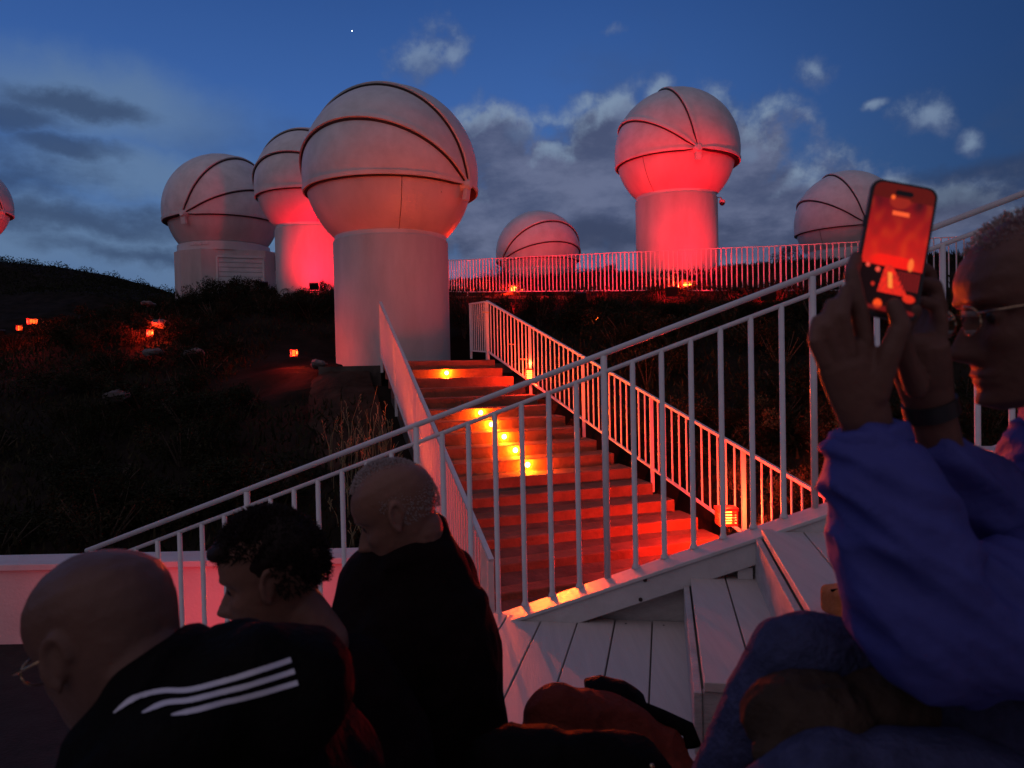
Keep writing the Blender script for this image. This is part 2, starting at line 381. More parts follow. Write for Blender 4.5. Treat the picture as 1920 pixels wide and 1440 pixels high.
# ------------------------------------------------------------------ vegetation
def leaf_blob(seed, n, rx, rz, leaf, clumps=9):
    r = np.random.default_rng(seed)
    cc = np.c_[r.normal(0, .42, clumps), r.normal(0, .42, clumps), r.uniform(.25, .85, clumps)]
    cs = r.uniform(.22, .42, clumps)
    k = r.integers(0, clumps, n); d = r.normal(size=(n, 3)); d /= np.linalg.norm(d, axis=1)[:, None]
    p = cc[k]+d*(cs[k]*r.uniform(.55, 1.08, n))[:, None]
    p[:, 0] *= rx; p[:, 1] *= rx; p[:, 2] = np.clip(p[:, 2], .02, 1.3)*rz
    a = r.normal(size=(n, 3)); a[:, 2] += .7; a /= np.linalg.norm(a, axis=1)[:, None]
    b = np.cross(a, r.normal(size=(n, 3))); b /= np.linalg.norm(b, axis=1)[:, None]
    L = leaf*r.uniform(.6, 1.5, n)[:, None]
    v = np.stack([p-b*L*.28, p+a*L*.5-b*L*.05, p+a*L, p+b*L*.28+a*L*.35], 1).reshape(-1, 3)
    f = np.arange(4*n).reshape(-1, 4)
    return v.tolist(), f.tolist()
SH_F, SH_S = [], []
for s in range(6):
    v, f = leaf_blob(100+s, 2600, 1.0, 1.0, .075, 11)
    mb = MB(); mb.v = v; mb.f = f; SH_F.append(mb.mesh('foliage', M_leaf if s % 3 else M_leaf2))
    mb = MB(); r = random.Random(s)
    for k in range(9):
        a = r.uniform(0, 6.28); l = r.uniform(.3, .8)
        mb.sweep([(0, 0, -.15), (math.cos(a)*l*.35, math.sin(a)*l*.35, .3), (math.cos(a)*l*.8, math.sin(a)*l*.8, .75+r.uniform(-.1, .2))], [.035, .022, .008], n=5)
    SH_S.append(mb.mesh('stem', M_stem))
def shrub(x, y, h, w, label, group=None, base=None, cat='shrub'):
    z = tz(x, y) if base is None else base
    t = thing('shrub', (x, y, z-.05), label, cat, group); k = random.randrange(6)
    t.rotation_euler.z = random.uniform(0, 6.28); t.scale = (w/2*1.15, w/2*1.15, h*.95)
    link_mesh('foliage', SH_F[k], t); link_mesh('stem', SH_S[k], t); return t
def shrub_px(px, py, Y, wpx, label, group=None, base=None):
    p = at(px, py, Y); z = tz(p.x, Y) if base is None else base
    return shrub(p.x, Y, max(.3, p.z-z+.05), wpx/FPX*Y, label, group, base)

# ------------------------------------------------------------------ domes
def dome(name, px, Y, cz, R, azp, arcs, label, base_z, tower=True, neck=.66, colr=None, hinge=True, group='observatory domes on the hill'):
    X = (px-960)/FPX*Y + .021*cz
    c = Vector((X, Y, cz)); f = Vector((-X, -Y, 0)).normalized(); r = Vector((-f.y, f.x, 0))
    if r.x < 0: r = -r
    a = R_(azp); p = f*math.cos(a)+r*math.sin(a); sg = -1 if azp > 0 else 1
    q = f*math.cos(a+sg*math.pi/2)+r*math.sin(a+sg*math.pi/2)
    h = -.2*R; zz = Vector((0, 0, 1))
    root = thing(name, (X, Y, base_z), label, 'observatory dome', group)
    def pt(phi, th, rho):
        d = p*math.cos(th)+(q*math.cos(phi)+zz*math.sin(phi))*math.sin(th)
        bq = h*d.z; t = -bq+math.sqrt(max(1e-6, bq*bq-h*h+rho*rho)); return c+zz*h+d*t
    # lower bowl
    prof = []
    rn = neck*R; zn = -math.sqrt(R*R-rn*rn)
    for k in range(19):
        w = math.asin(zn/R)*(1-k/18)+math.asin(h/R+.03)*k/18; prof.append((R*math.cos(w), R*math.sin(w)))
    bowl = MB().lathe(c, prof, 72).build('bowl', M_dome, root, True)
    sm = MB()   # vertical joint of the two bowl halves
    for azs in (azp-52, azp+128):
        aa = R_(azs); dd = f*math.cos(aa)+r*math.sin(aa)
        pts = [c+dd*(pr[0]+.002)+zz*pr[1] for pr in prof]
        MB().sweep(pts, R*.0035, n=5).build('joint', M_seal, bowl)
    phis = [0]+[R_(x) for x in arcs]+[math.pi]
    rho = [R*1.03, R*1.052, R*1.074, R*1.09]
    for k in range(len(phis)-1):
        p0, p1 = phis[k], phis[k+1]; rr = rho[k]; mb = MB(); NT, NP = 56, 16
        over = R_(4) if k < len(phis)-2 else 0
        g = [[pt(p0+(p1+over-p0)*j/NP, math.pi*i/NT, rr) for i in range(NT+1)] for j in range(NP+1)]
        vs = [v for row in g for v in row]
        fs = [(j*(NT+1)+i, j*(NT+1)+i+1, (j+1)*(NT+1)+i+1, (j+1)*(NT+1)+i) for j in range(NP) for i in range(NT)]
        mb.add(vs, fs); sh = mb.build('shell_segment', M_shell, root, True)
        edges = [p0] + ([math.pi] if k == len(phis)-2 else [])
        for e in edges:
            sgn = 1 if e < 3 else -1
            def strip(w0, w1, r0, r1, nm, m_):
                mb = MB(); NT = 64; vs = []
                for i in range(NT+1):
                    th = math.pi*(.012+.976*i/NT); kk = 1/max(math.sin(th), .22)
                    for (w, ro) in ((w0, r0), (w1, r0), (w1, r1), (w0, r1)): vs.append(pt(e+sgn*R_(w)*kk, th, ro))
                fs = [(i*4+j, i*4+(j+1) % 4, (i+1)*4+(j+1) % 4, (i+1)*4+j) for i in range(NT) for j in range(4)]+[(0, 1, 2, 3), (NT*4+3, NT*4+2, NT*4+1, NT*4)]
                mb.add(vs, fs); o = mb.build(nm, m_, sh, True, 35); return o
            strip(-1.0, 1.5, rr-.02*R, rr+.018*R, 'rim', M_shell)
            strip(-1.9, -1.05, (R if e in (0, math.pi) else rho[k-1])-.01*R, rr-.002*R, 'seal', M_seal)
    # hinge bosses at both pivots
    for s_ in (1, -1):
        hp = c+zz*h+p*s_*math.sqrt(R*R-h*h)
        mb = MB(); mb.sweep([hp-p*s_*.05*R, hp+p*s_*.07*R, hp+p*s_*.10*R], [.075*R, .07*R, .045*R], side=(0, 0, 1), n=16)
        mb.build('hinge', M_shell, root, True, 40)
        mb = MB().bar(hp+p*s_*.03*R-zz*.18*R, hp+p*s_*.06*R, .09*R, .05*R); mb.build('hinge_bracket', M_shell, root)
    zneck = cz+zn
    if tower:
        tr = neck*R*1.0
        pr = [(tr*1.045, base_z-cz-.3), (tr*1.045, zn-.06*R), (tr*1.03, zn-.045*R), (tr*.9, zn-.04*R)]
        MB().lathe(c, pr, 72).build('tower_wall', M_tower, root, True, 40)
        MB().lathe(c, [(tr*1.0, zn-.05*R), (tr*1.015, zn-.045*R), (tr*1.015, zn+.02*R), (tr*.95, zn+.03*R)], 72).build('collar', M_dome, root, True, 40)
    return root, c, f, r
def cz_of(px, py, Y): return at(px, py, Y).z
D1 = dome('observatory_dome', 732, 16.8, cz_of(731, 332, 16.8), 1.815, 60, (34, 68), 'largest white clamshell observatory dome, on the cylindrical tower right at the head of the stairs', -.02)
D2 = dome('observatory_dome', 588, 25.6, cz_of(585, 353, 25.6), 1.81, 58, (34, 66), 'tall domed tower half hidden behind the nearest dome, a red beam running up its wall', 2.2)
D4 = dome('observatory_dome', 1265, 24.0, cz_of(1265, 288, 24.0), 1.84, 20, (36, 78), 'bright red floodlit dome on a tall round tower behind the terrace fence', 2.3)
D3 = dome('observatory_dome', 422, 31.0, cz_of(416, 399, 31), 2.16, -40, (27, 66), 'leftmost full dome, on a low building with a roller shutter', 2.6, tower=False, neck=.74)
D5 = dome('observatory_dome', 1010, 28.0, cz_of(1012, 476, 28), 1.46, -58, (20, 48), 'small low dome behind the left part of the terrace fence', 3.0, neck=.9)
D6 = dome('observatory_dome', 1584, 30.0, cz_of(1584, 418, 30), 1.87, 22, (36, 72), 'pinkish dome behind the terrace fence, partly covered by the raised phone', 3.0, neck=.78)
D0 = dome('observatory_dome', -62, 27.0, cz_of(-62, 385, 27), 1.4, 50, (34, 68), 'dome cut off by the left edge of the photo, only its red rim showing', 2.0, neck=.4)

# sloping earth bank beside the head of the stairs, below the plateau edge
mb = MB(); NX_, NY_ = 40, 36
for j in range(NY_+1):
    for i in range(NX_+1):
        v_ = j/NY_; y_ = 14.5-v_*5.2; xa_ = -4.8+v_*.9; x_ = xa_+(xl(y_)-.16-xa_)*i/NX_
        z_ = .03-1.95*v_**1.15+.07*noise.noise((x_*1.5, y_*1.5, 7))+.03*noise.noise((x_*5, y_*5, 7))-3.2*max(0, .72-i/NX_)**2
        mb.v.append((x_, y_, z_))
mb.f = [(j*(NX_+1)+i, (j+1)*(NX_+1)+i, (j+1)*(NX_+1)+i+1, j*(NX_+1)+i+1) for j in range(NY_) for i in range(NX_)]
tag(mb.build('earth_bank', mat('earth', (.06, .036, .026), .95, .25, 2.5, .9, 14, spec=.02), None, True), kind='structure')
# extra parts of the low building under the leftmost dome
root, c, f, r = D3
z0 = cz_of(400, 480, 31); ztop = c.z-math.sqrt(2.16**2-(2.16*.74)**2)
MB().lathe((c.x, c.y, 0), [(1.72, z0-.02), (1.78, z0), (1.78, ztop+.02), (1.7, ztop+.05)], 48).build('ring_wall', M_dome, root, True, 40)
mb = MB(); wv = 2.02
def bp(u, w): return Vector((c.x, c.y, 0))+r*u+f*w
poly = [bp(-1.86, .55), bp(-1.6, 1.1), bp(-.85, 1.72), bp(1.5, 1.72), bp(2.1, 1.1), bp(2.3, -1.2), bp(-1.86, -1.6)]
mb.prism([(q.x, q.y) for q in poly], 2.2, z0); mb.build('building_wall', M_tower, root)
da, db = bp(-.28, 1.75), bp(1.42, 1.75)
mb = MB(); zt = z0-.28
mb.bar((da.x, da.y, 2.3), (da.x, da.y, zt), .07, .07); mb.bar((db.x, db.y, 2.3), (db.x, db.y, zt), .07, .07); mb.bar((da.x, da.y, zt), (db.x, db.y, zt), .09, .09)
mb.build('door_frame', M_dome, root)
dr = MB(); n = 12
for k in range(n):
    z = 2.3+(zt-2.35)*(k+.5)/n; dr.bar((da.x+r.x*.04, da.y+r.y*.04, z), (db.x-r.x*.04, db.y-r.y*.04, z), .03, (zt-2.35)/n*.9)
dr.build('roller_shutter', M_shell, root)
v1 = bp(1.9, 1.45); MB().bar((v1.x, v1.y, z0-.75), (v1.x, v1.y, z0-.15), .05, .05).build('drain_pipe', M_black, root)
for k in range(3):
    aa = R_(-40+k*9); p_ = Vector((c.x, c.y, z0+.22))+(f*math.cos(aa)+r*math.sin(aa))*1.79; t_ = (r*math.cos(aa)-f*math.sin(aa))
    MB().bar(p_-t_*.12, p_+t_*.12, .02, .10).build('vent', M_rail, root)


# small fixing lugs on the bowl of the nearest dome
root, c, f, r = D1
for (a_, z_) in ((-62, -.42), (-56, -.60), (38, -.34), (66, -.62), (72, -.45)):
    aa = R_(a_); zz_ = z_*1.815; rr_ = math.sqrt(1.815**2-zz_**2); d_ = f*math.cos(aa)+r*math.sin(aa); q_ = c+d_*rr_+Vector((0, 0, zz_))
    MB().ball(q_, .016, 8).build('fixing_lug', M_rail, root, True)
# security camera on the red tower
root, c, f, r = D4
p0 = at(1338, 374, 24.0)
t = thing('security_camera', p0, 'security camera on a short arm from the neck of the red tower', 'security camera')
MB().sweep([p0, p0+Vector((.12, 0, .06)), p0+Vector((.22, 0, .06)), p0+Vector((.27, 0, -.02))], .025, n=8).build('arm', M_rail, t, True)
MB().lathe(p0+Vector((.27, 0, -.06)), [(.02, .06), (.09, .03), (.10, -.05)], 16).build('housing', M_rail, t, True, 40)
MB().ball(p0+Vector((.27, 0, -.115)), .085).build('lens_dome', M_black, t, True)

# bright planet in the dusk sky
s_ = ray(660, 58).normalized()*3000
mb = MB().ball(s_, 1.6, 8); o = mb.build('planet', emis('planet_light', (.9, .95, 1), 6)); tag(o, kind='structure')

# ------------------------------------------------------------------ stairs
st = thing('concrete_stairs', (-1, 13, 0), 'broad concrete stairs between white railings leading up to the nearest dome', 'stairs')
for i in range(NST):
    L, Rr = step_line(i); L2, R2 = step_line(i-1) if i else (Vector((-2.5, 14.6)), Vector((-.75, 15.6)))
    inset = .05; e = (Rr-L).normalized(); Lq = L+e*inset; Rq = Rr-e*(.16 if i else .1)
    back = Vector((-.37, .93))*.06
    if i: L2q = L2+back; R2q = R2-e*.05+back
    else: L2q, R2q = L2, R2
    z = .15-RISE*i
    poly = [Lq, Rq, R2q, L2q]
    jit = random.uniform(-.003, .003)
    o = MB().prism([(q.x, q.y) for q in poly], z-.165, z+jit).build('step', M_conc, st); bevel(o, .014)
L0, R0 = step_line(0); L1, R1 = step_line(NST)
bs = MB(); zt0, zt1 = -.06, .15-RISE*NST-.06
vs = [(L0.x+.08, L0.y, zt0), (R0.x-.2, R0.y, zt0), (R1.x-.25, R1.y, zt1), (L1.x+.08, L1.y, zt1)]
vs += [(x, y, -3) for x, y, _ in vs]
bs.add(vs, [(3, 2, 1, 0), (0, 1, 5, 4), (1, 2, 6, 5), (2, 3, 7, 6), (3, 0, 4, 7)]); bs.build('stair_core', M_concd, st)
# landing plateau under the near tower
b = MB(); b.prism([(-3.7, 14.5), (-2.45, 14.2), (-2.4, 14.65), (-.6, 15.6), (.35, 15.4), (.3, 19.3), (-3.7, 19.2)], -1.2, .09)
tag(b.build('landing', M_concd), kind='structure')

# ---- lights helper
def point(name, loc, energy, col, rad=.03, parent=None):
    l = bpy.data.lights.new(name, 'POINT'); l.energy = energy; l.color = col; l.shadow_soft_size = rad
    o = bpy.data.objects.new(name, l); COL.objects.link(o)
    if parent: o.parent = parent; o.location = Vector(loc)-ORG[parent.name]
    else: o.location = loc
    return o
ORANGE = (1, .085, .002); RED = (1, .012, .012); REDP = (1, .006, .022)
# step lights in the risers
def step_light(px, py, i, label):
    L, Rr = step_line(i); e = (Rr-L).normalized(); nrm = Vector((e.y, -e.x))
    d = ray(px, py); # solve intersection with the riser plane
    tt = (L.x*nrm.x+L.y*nrm.y)/(d.x*nrm.x+d.y*nrm.y); p = d*tt
    z = .15-RISE*i-.07; p = Vector((p.x, p.y, z)); n3 = Vector((nrm.x, nrm.y, 0))
    t = thing('step_light', p, label, 'step light', 'round lights set in the stair risers')
    MB().sweep([p-n3*.02, p+n3*.012], .038, side=(0, 0, 1), n=16).build('bezel', M_rail, t)
    MB().sweep([p+n3*.012, p+n3*.018], .031, side=(0, 0, 1), n=16).build('lens', M_led, t)
    point('lamp', p+n3*.07+Vector((0, 0, .01)), 95.0, ORANGE, .03, t)
    ls = bpy.data.lights.new('lamp', 'SPOT'); ls.energy = 950 if i == 1 else 125; ls.color = (1, .075, .004); ls.spot_size = R_(46); ls.spot_blend = .5; ls.shadow_soft_size = .02
    lo = bpy.data.objects.new('lamp', ls); COL.objects.link(lo); lo.parent = t; lo.location = n3*.05
    lo.rotation_euler = (Vector((.3, 1.5, .1))-p).to_track_quat('-Z', 'Y').to_euler()
for (px, py, i, lb) in ((837, 702, 1, 'topmost step light, alone near the head of the stairs'), (901, 782, 5, 'second step light from the top, just above a close row'),
    (921, 805, 6, 'third step light from the top, half behind a white baluster'), (945, 835, 7, 'fourth step light from the top, in the middle of the stairs'),
    (966, 864, 8, 'fifth step light from the top, mostly hidden behind a baluster'), (989, 893, 9, 'lowest step light, over a brightly lit tread')):
    step_light(px, py, i, lb)
# lanterns
def lantern(loc, s, label, energy, col=ORANGE, h=.22, post=.0, bulb=None):
    x, y, z = loc; t = thing('garden_lantern', loc, label, 'lantern', 'small louvred garden lanterns')
    w = s
    if post: MB().sweep([(x, y, z-.1), (x, y, z+post)], .03, n=8).build('post', M_iron, t)
    z += post
    MB().box((x, y, z+.012), (w, w, .024)).build('base', M_iron, t)
    MB().box((x, y, z+h), (w*1.1, w*1.1, .03)).build('cap', M_iron, t)
    for a, b_ in ((-1, -1), (1, -1), (1, 1), (-1, 1)):
        MB().box((x+a*w*.46, y+b_*w*.46, z+h/2), (.014, .014, h)).build('corner_post', M_iron, t)
    for k in range(4):
        zz = z+.03+(h-.05)*(k+.6)/4.2; mb = MB()
        for dx_, dy_, sx, sy in ((0, -.47, w, .012), (0, .47, w, .012), (-.47, 0, .012, w), (.47, 0, .012, w)):
            mb.box((x+dx_*w, y+dy_*w, zz), (sx, sy, .015))
        mb.build('louvre', M_iron, t)
    MB().lathe((x, y, z+.02), [(w*.3, 0), (w*.3, h*.78)], 14, True).build('bulb', bulb or M_bulb, t, True, 40)
    point('lamp', (x, y, z+h+.10), energy*.3, col, .05, t)
    point('lamp', (x-w*.75, y-w*.75, z+h*.5), energy*.65, col, .04, t)
    point('lamp', (x+w*.8, y+w*.8, z+h*.6), energy*.3, (1, .06, .01), .04, t)
    return t
pl = at(1362, 980, 7.9); lantern((pl.x, pl.y, pl.z-.02), .19, 'louvred lantern glowing at the foot of the right stair railing', 230, (1, .010, .002), .17)
pl = at(993, 712, 12.7); lantern((pl.x, pl.y, pl.z), .145, 'louvred lantern near the top of the right stair railing', 85, (1, .03, .006), .17)
pl = at(964, 550, 22.6); lantern((pl.x, pl.y, pl.z), .3, 'lantern behind the fence below the small low dome', 330, (1, .018, .004), .22)
pl = at(1290, 548, 18.2); lantern((pl.x, pl.y, pl.z-.02), .34, 'lantern behind the fence in front of the red tower', 330, (1, .018, .004), .26)
# small lights on the dark slope
for (px, py, Y, e, lb, s) in ((60, 600, 21, 60, 'brightest lamp on the dark slope near the left edge', .22), (36, 612, 20, 12, 'faint red lamp beside the brightest slope lamp', .12),
        (281, 621, 18.5, 70, 'red lamp among pale rocks on the dark slope', .12), (551, 658, 15.6, 45, 'lamp at the edge of the plateau left of the nearest tower', .14)):
    p = at(px, py, Y); g = p.z-.12
    t = lantern((p.x, p.y, g), s*.8, lb, e, (1, .02, .01), .14, bulb=M_bulbr)
# floodlights at the tower feet
def flood(loc, aim, energy, label, size=100, col=RED, blend=.8):
    loc = Vector(loc); t = thing('floodlight', loc, label, 'floodlight', 'red floodlights at the tower feet')
    d = (Vector(aim)-loc).normalized()
    MB().bar(loc-d*.06, loc+d*.02, .26, .2, (0, 0, 1)).build('housing', M_black, t)
    MB().bar(loc+d*.022, loc+d*.03, .22, .16, (0, 0, 1)).build('glass', M_bulbr, t)
    MB().bar(loc-Vector((.16, 0, .16)), loc+Vector((.16, 0, -.16)), .04, .02).build('bracket', M_black, t)
    l = bpy.data.lights.new('lamp', 'SPOT'); l.energy = energy; l.color = col; l.spot_size = R_(size); l.spot_blend = blend; l.shadow_soft_size = .1
    o = bpy.data.objects.new('lamp', l); COL.objects.link(o); o.parent = t; o.location = d*.06; o.rotation_euler = d.to_track_quat('-Z', 'Y').to_euler()
c4 = D4[1]; flood((c4.x+.1, c4.y-3.4, 2.3), (c4.x+.1, c4.y, c4.z-.8), 1150, 'red floodlight before the red tower', 130, (1, .001, .012))
c2 = D2[1]; flood((c2.x+.75, c2.y-3.0, 2.55), (c2.x+.55, c2.y, c2.z-1.6), 1300, 'red floodlight close to the foot of the half hidden tower', 95, (1, .004, .02), 1)
c1 = D1[1]; flood((1.9, 16.6, 1.0), (c1.x+.9, c1.y, c1.z-.4), 22, 'dim red floodlight in the shrubs right of the nearest tower', 80, RED)
c6 = D6[1]; flood((c6.x-.5, c6.y-6.0, 2.4), (c6.x, c6.y, c6.z-.6), 110, 'red floodlight in the shrubs before the dome behind the phone', 90, REDP)
c5 = D5[1]; flood((c5.x+1.8, c5.y-5.0, 2.5), (c5.x+.2, c5.y, c5.z-.2), 35, 'red floodlight in the shrubs before the small low dome', 90, REDP)
c3 = D3[1]; flood((c3.x+3.5, c3.y-6, 2.9), (c3.x+.5, c3.y, c3.z-.3), 12, 'red floodlight before the low building with the shutter', 90, REDP)
flood((-16.5, 24.5, 1.5), (-19.4, 27, 6), 700, 'red floodlight under the dome at the left edge', 90, RED)

for (px, Y, e, lb) in ((930, 19.0, 260, 'red floodlight in the bushes below the left end of the terrace fence'), (1090, 17.6, 260, 'red floodlight in the bushes below the terrace fence, left of the red tower'), (1260, 15.8, 260, 'red floodlight in the bushes below the fence in front of the red tower'),
        (1440, 13.8, 200, 'red floodlight in the bushes below the fence, right of the red tower'), (1720, 11.6, 150, 'red floodlight in the bushes below the right end of the terrace fence')):
    q = at(px, 600, Y); flood((q.x, q.y, tz(q.x, q.y)+.5), (q.x+.6, q.y+3.5, q.z+2.2), e*1.7, lb, 125, REDP)
# ------------------------------------------------------------------ railings
def unit_baluster(r, n=8, foot=False):
    mb = MB(); mb.sweep([(0, 0, 0), (0, 0, 1)], r, n=n)
    me = mb.mesh('baluster', M_rail, smooth=True); me.set_sharp_from_angle(angle=R_(50)); return me
BAL_T = unit_baluster(.010, 6); 
def rail_run(root, A, B, ht, spacing, bal, rail=.018, post_every=None, low=.06, post_r=.028, post_drop=.25, skip_end=False):
    # A, B: points on the top rail; balusters run down to a parallel bottom rail
    A, B = Vector(A), Vector(B); n = max(1, round((B-A).to_2d().length/spacing)); H = Vector((0, 0, ht))
    d = (B-A).normalized()
    MB().bar(A-d*.02, B+d*.02, rail*2.4, rail*1.7).build('top_rail', M_rail, root)
    MB().bar(A-H+Vector((0, 0, low)), B-H+Vector((0, 0, low)), .035, .025).build('bottom_rail', M_rail, root)
    for i in range(n+1):
        p = A.lerp(B, i/n)
        if i == 0 and skip_end: continue
        if (post_every and i % post_every == 0) or i in (0, n):
            MB().bar(p-H-Vector((0, 0, post_drop)), p-Vector((0, 0, .016)), post_r*1.6, post_r*1.6, (0, 1, 0)).build('post', M_rail, root)
        else:
            link_mesh('baluster', bal, root, p-H+Vector((0, 0, low+.012))-ORG[root.name], None, (1, 1, ht-low-.026))
t = thing('stair_railing', (-1.2, 10, -1), 'white railing on the left side of the concrete stairs', 'railing')
LT = (-2.31, 13.5, at(717, 567, 13.5).z); LB = (-.205, 6.24, at(914, 1049, 6.24).z)
rail_run(t, LT, LB, 1.0, .115, unit_baluster(.011, 6), post_every=16)
t = thing('stair_railing', (1.5, 10.5, -1), 'white railing on the right side of the concrete stairs with its landing end turned back', 'railing')
RT = (-.43, 14.2, at(917, 565, 14.2).z); RB = (3.42, 6.7, at(1640, 1014, 6.7).z)
RT2 = Vector((-.81, 15.3, at(884, 570, 15.3).z))
rail_run(t, RT, RB, 1.0, .135, unit_baluster(.0115, 6), post_every=12)
rail_run(t, RT2, Vector(RT)+Vector((-.03, .08, 0)), 1.0, .14, unit_baluster(.0115, 6), post_drop=.1)
# orange glints on the right railing, put in as small brass-coloured bars
for k, (px, py, Y) in enumerate(((910, 585, 14.1), (957, 645, 13.3), (981, 673, 12.9))):
    p = at(px, py, Y); MB().bar(p-Vector((.05, 0, 0)), p+Vector((.07, 0, -.01)), .02, .02).build('clip', mat('painted_glint%d' % k, (.8, .45, .2), .3, metal=.6), t)
# terrace fence
t = thing('terrace_fence', (2, 20, 1.8), 'long white baluster fence along the terrace below the domes', 'fence')
FB = unit_baluster(.014, 6)
F0 = at(875, 487, 22.5); F1 = at(1133, 475, 19.4); F2 = at(1463, 461, 16.2); F3 = at(1822, 443, 13.6); Fm = at(800, 489, 24.0)
for (a_, b_, sp) in ((Fm, F0, .13), (F0, F1, .128), (F1, F2, .125), (F2, F3, .125)):
    rail_run(t, a_, b_, 1.0, sp, FB, rail=.010, post_every=None, low=.05, post_r=.02, post_drop=.12, skip_end=a_ is not Fm)
pth = MB()
for (a_, b_) in ((Fm, F0), (F0, F1), (F1, F2), (F2, F3)):
    d = Vector((b_.y-a_.y, -(b_.x-a_.x), 0)).normalized()*-1.6
    A_, B_ = Vector(a_)-Vector((0, 0, 1.08)), Vector(b_)-Vector((0, 0, 1.08))
    n0 = len(pth.v); fr = -d.normalized()*.12
    for zz in (0, -.4): pth.v += [tuple(A_+fr+Vector((0, 0, zz))), tuple(B_+fr+Vector((0, 0, zz))), tuple(B_+d+Vector((0, 0, zz))), tuple(A_+d+Vector((0, 0, zz)))]
    pth.f += [tuple(n0+k for k in q) for q in ((0, 1, 2, 3), (7, 6, 5, 4), (0, 4, 5, 1), (1, 5, 6, 2), (2, 6, 7, 3), (3, 7, 4, 0))]
tag(pth.build('terrace_path', M_conc), kind='structure')

# foreground railing along the stand
AR = 3.62
def rl(px, py):          # point on the vertical plane of the railing
    d = ray(px, py); k = AR/(d.y+.2*d.x); return d*k
t = thing('stand_railing', (0, AR, -1.1), 'big white railing sloping down along the edge of the seating stand', 'railing')
TA, TB = rl(162, 1033), rl(1525, 513); sl = (TB.z-TA.z)/(TB.x-TA.x)
def rp(X, z): return Vector((X, AR-.2*X, z))
ztop = lambda X: TA.z+sl*(X-TA.x)
ca, cb = rl(930, 1155), rl(1535, 950); slb = (cb.z-ca.z)/(cb.x-ca.x)
zfoot = lambda X: ca.z+slb*(X-ca.x)
Xp = [rl(1525, 700).x-.905*k for k in (-2, -1, 0, 1, 2, 3, 4)]
MB().sweep([rp(TA.x, TA.z), rp(3.2, ztop(3.2))], .0135, n=12).build('handrail', M_rail, t, True)
off = .087
MB().sweep([rp(Xp[-1]+.05, ztop(Xp[-1]+.05)-off), rp(3.2, ztop(3.2)-off)], .0105, n=10).build('mid_rail', M_rail, t, True)
FBm = MB(); FBm.sweep([(0, 0, 0), (0, 0, .012), (0, 0, .025), (0, 0, 1)], [.020, .018, .0125, .0125], n=12)
FBm = FBm.mesh('baluster', M_rail, smooth=True)
for i, X in enumerate(Xp):
    hh = ztop(X)-zfoot(X); q = rp(X, zfoot(X))
    MB().sweep([q, q+Vector((0, 0, hh-.01))], .0155, n=12).build('post', M_rail, t, True)
    for k in range(1, 7):
        x = X-.905*k/7
        if x < Xp[-1]: break
        link_mesh('baluster', FBm, t, rp(x, zfoot(x))-ORG[t.name], None, (1, 1, ztop(x)-off-zfoot(x)))
X0, X1 = -2.4, 3.2
n3 = Vector((.2, 1, 0)).normalized()
# sloping beam: top plate and stringer
mb = MB(); a_, b_ = rp(X0, zfoot(X0)), rp(X1, zfoot(X1)); mb.bar(a_-n3*.07-Vector((0, 0, .008)), b_-n3*.07-Vector((0, 0, .008)), .21, .016)
bevel(mb.build('top_plate', M_beam, t), .003)
mb = MB(); mb.bar(a_-n3*.068-Vector((0, 0, .066)), b_-n3*.068-Vector((0, 0, .066)), .19, .10)
bevel(mb.build('stringer', M_beam, t), .004)
for (px, py) in ((1203, 1104), (1211, 1069)):
    q = rl(px, py)-n3*.165; MB().sweep([q+n3*.006, q-n3*.003], .009, side=(0, 0, 1), n=10).build('screw', M_seal, t)

# ------------------------------------------------------------------ seating stand
U = Vector((.2, 1, 0)).normalized(); V = Vector((1, -.2, 0)).normalized()
def uv(u, v, z=0): q = U*u+V*v; return Vector((q.x, q.y, z))
stand = thing('seating_stand', uv(2, 0, -2.6), 'stepped seating stand of white painted boards under the spectators', 'seating stand')
def boards(u0, u1, v0, v1, z, n, gap=.006, th=.03):
    w = (v1-v0)/n
    for k in range(n):
        va, vb = v0+k*w+gap/2, v0+(k+1)*w-gap/2; j = random.uniform(-.0012, .0012)
        q = [uv(u0, va), uv(u0, vb), uv(u1, vb), uv(u1, va)]
        o = MB().prism([(a.x, a.y) for a in q], z-th+j, z+j).build('board', M_deck, stand); bevel(o, .003)
def riser(u0, u1, v, z0, z1, th=.024):
    q = [uv(u0, v-th), uv(u0, v), uv(u1, v), uv(u1, v-th)]
    o = MB().prism([(a.x, a.y) for a in q], z0, z1).build('riser_board', M_deckside, stand); bevel(o, .003)
UE = 3.46
zd, z1, z2 = -1.16, -.94, -.724
boards(-1.6, UE, -.90, .10, zd, 6)
# aisle step block
boards(2.28, UE, .10, .404, z1, 2); riser(2.28, UE, .097, zd+.002, z1-.032)
q = [uv(2.285, .10), uv(2.285, .402), uv(2.309, .402), uv(2.309, .10)]
o = MB().prism([(a.x, a.y) for a in q], zd+.002, z1-.032).build('riser_board', M_deckside, stand)
boards(-1.6, UE-.03, .404, 1.25, z2, 5); riser(-1.6, UE-.03, .401, zd+.002, z2-.032)
boards(-1.6, UE-.03, 1.25, 2.1, z2+.36, 5); riser(-1.6, UE-.03, 1.247, z2+.002, z2+.326)
boards(-1.6, UE-.03, 2.1, 2.95, z2+.72, 5); riser(-1.6, UE-.03, 2.097, z2+.362, z2+.686)
boards(-1.6, UE, -1.80, -.925, zd-.38, 5); riser(-1.6, UE, -.902, zd-.378, zd-.032)
boards(-1.6, UE, -2.70, -1.825, zd-.76, 5); riser(-1.6, UE, -1.802, zd-.758, zd-.412)
boards(-1.6, UE, -3.60, -2.725, zd-1.14, 5); riser(-1.6, UE, -2.702, zd-1.138, zd-.792)
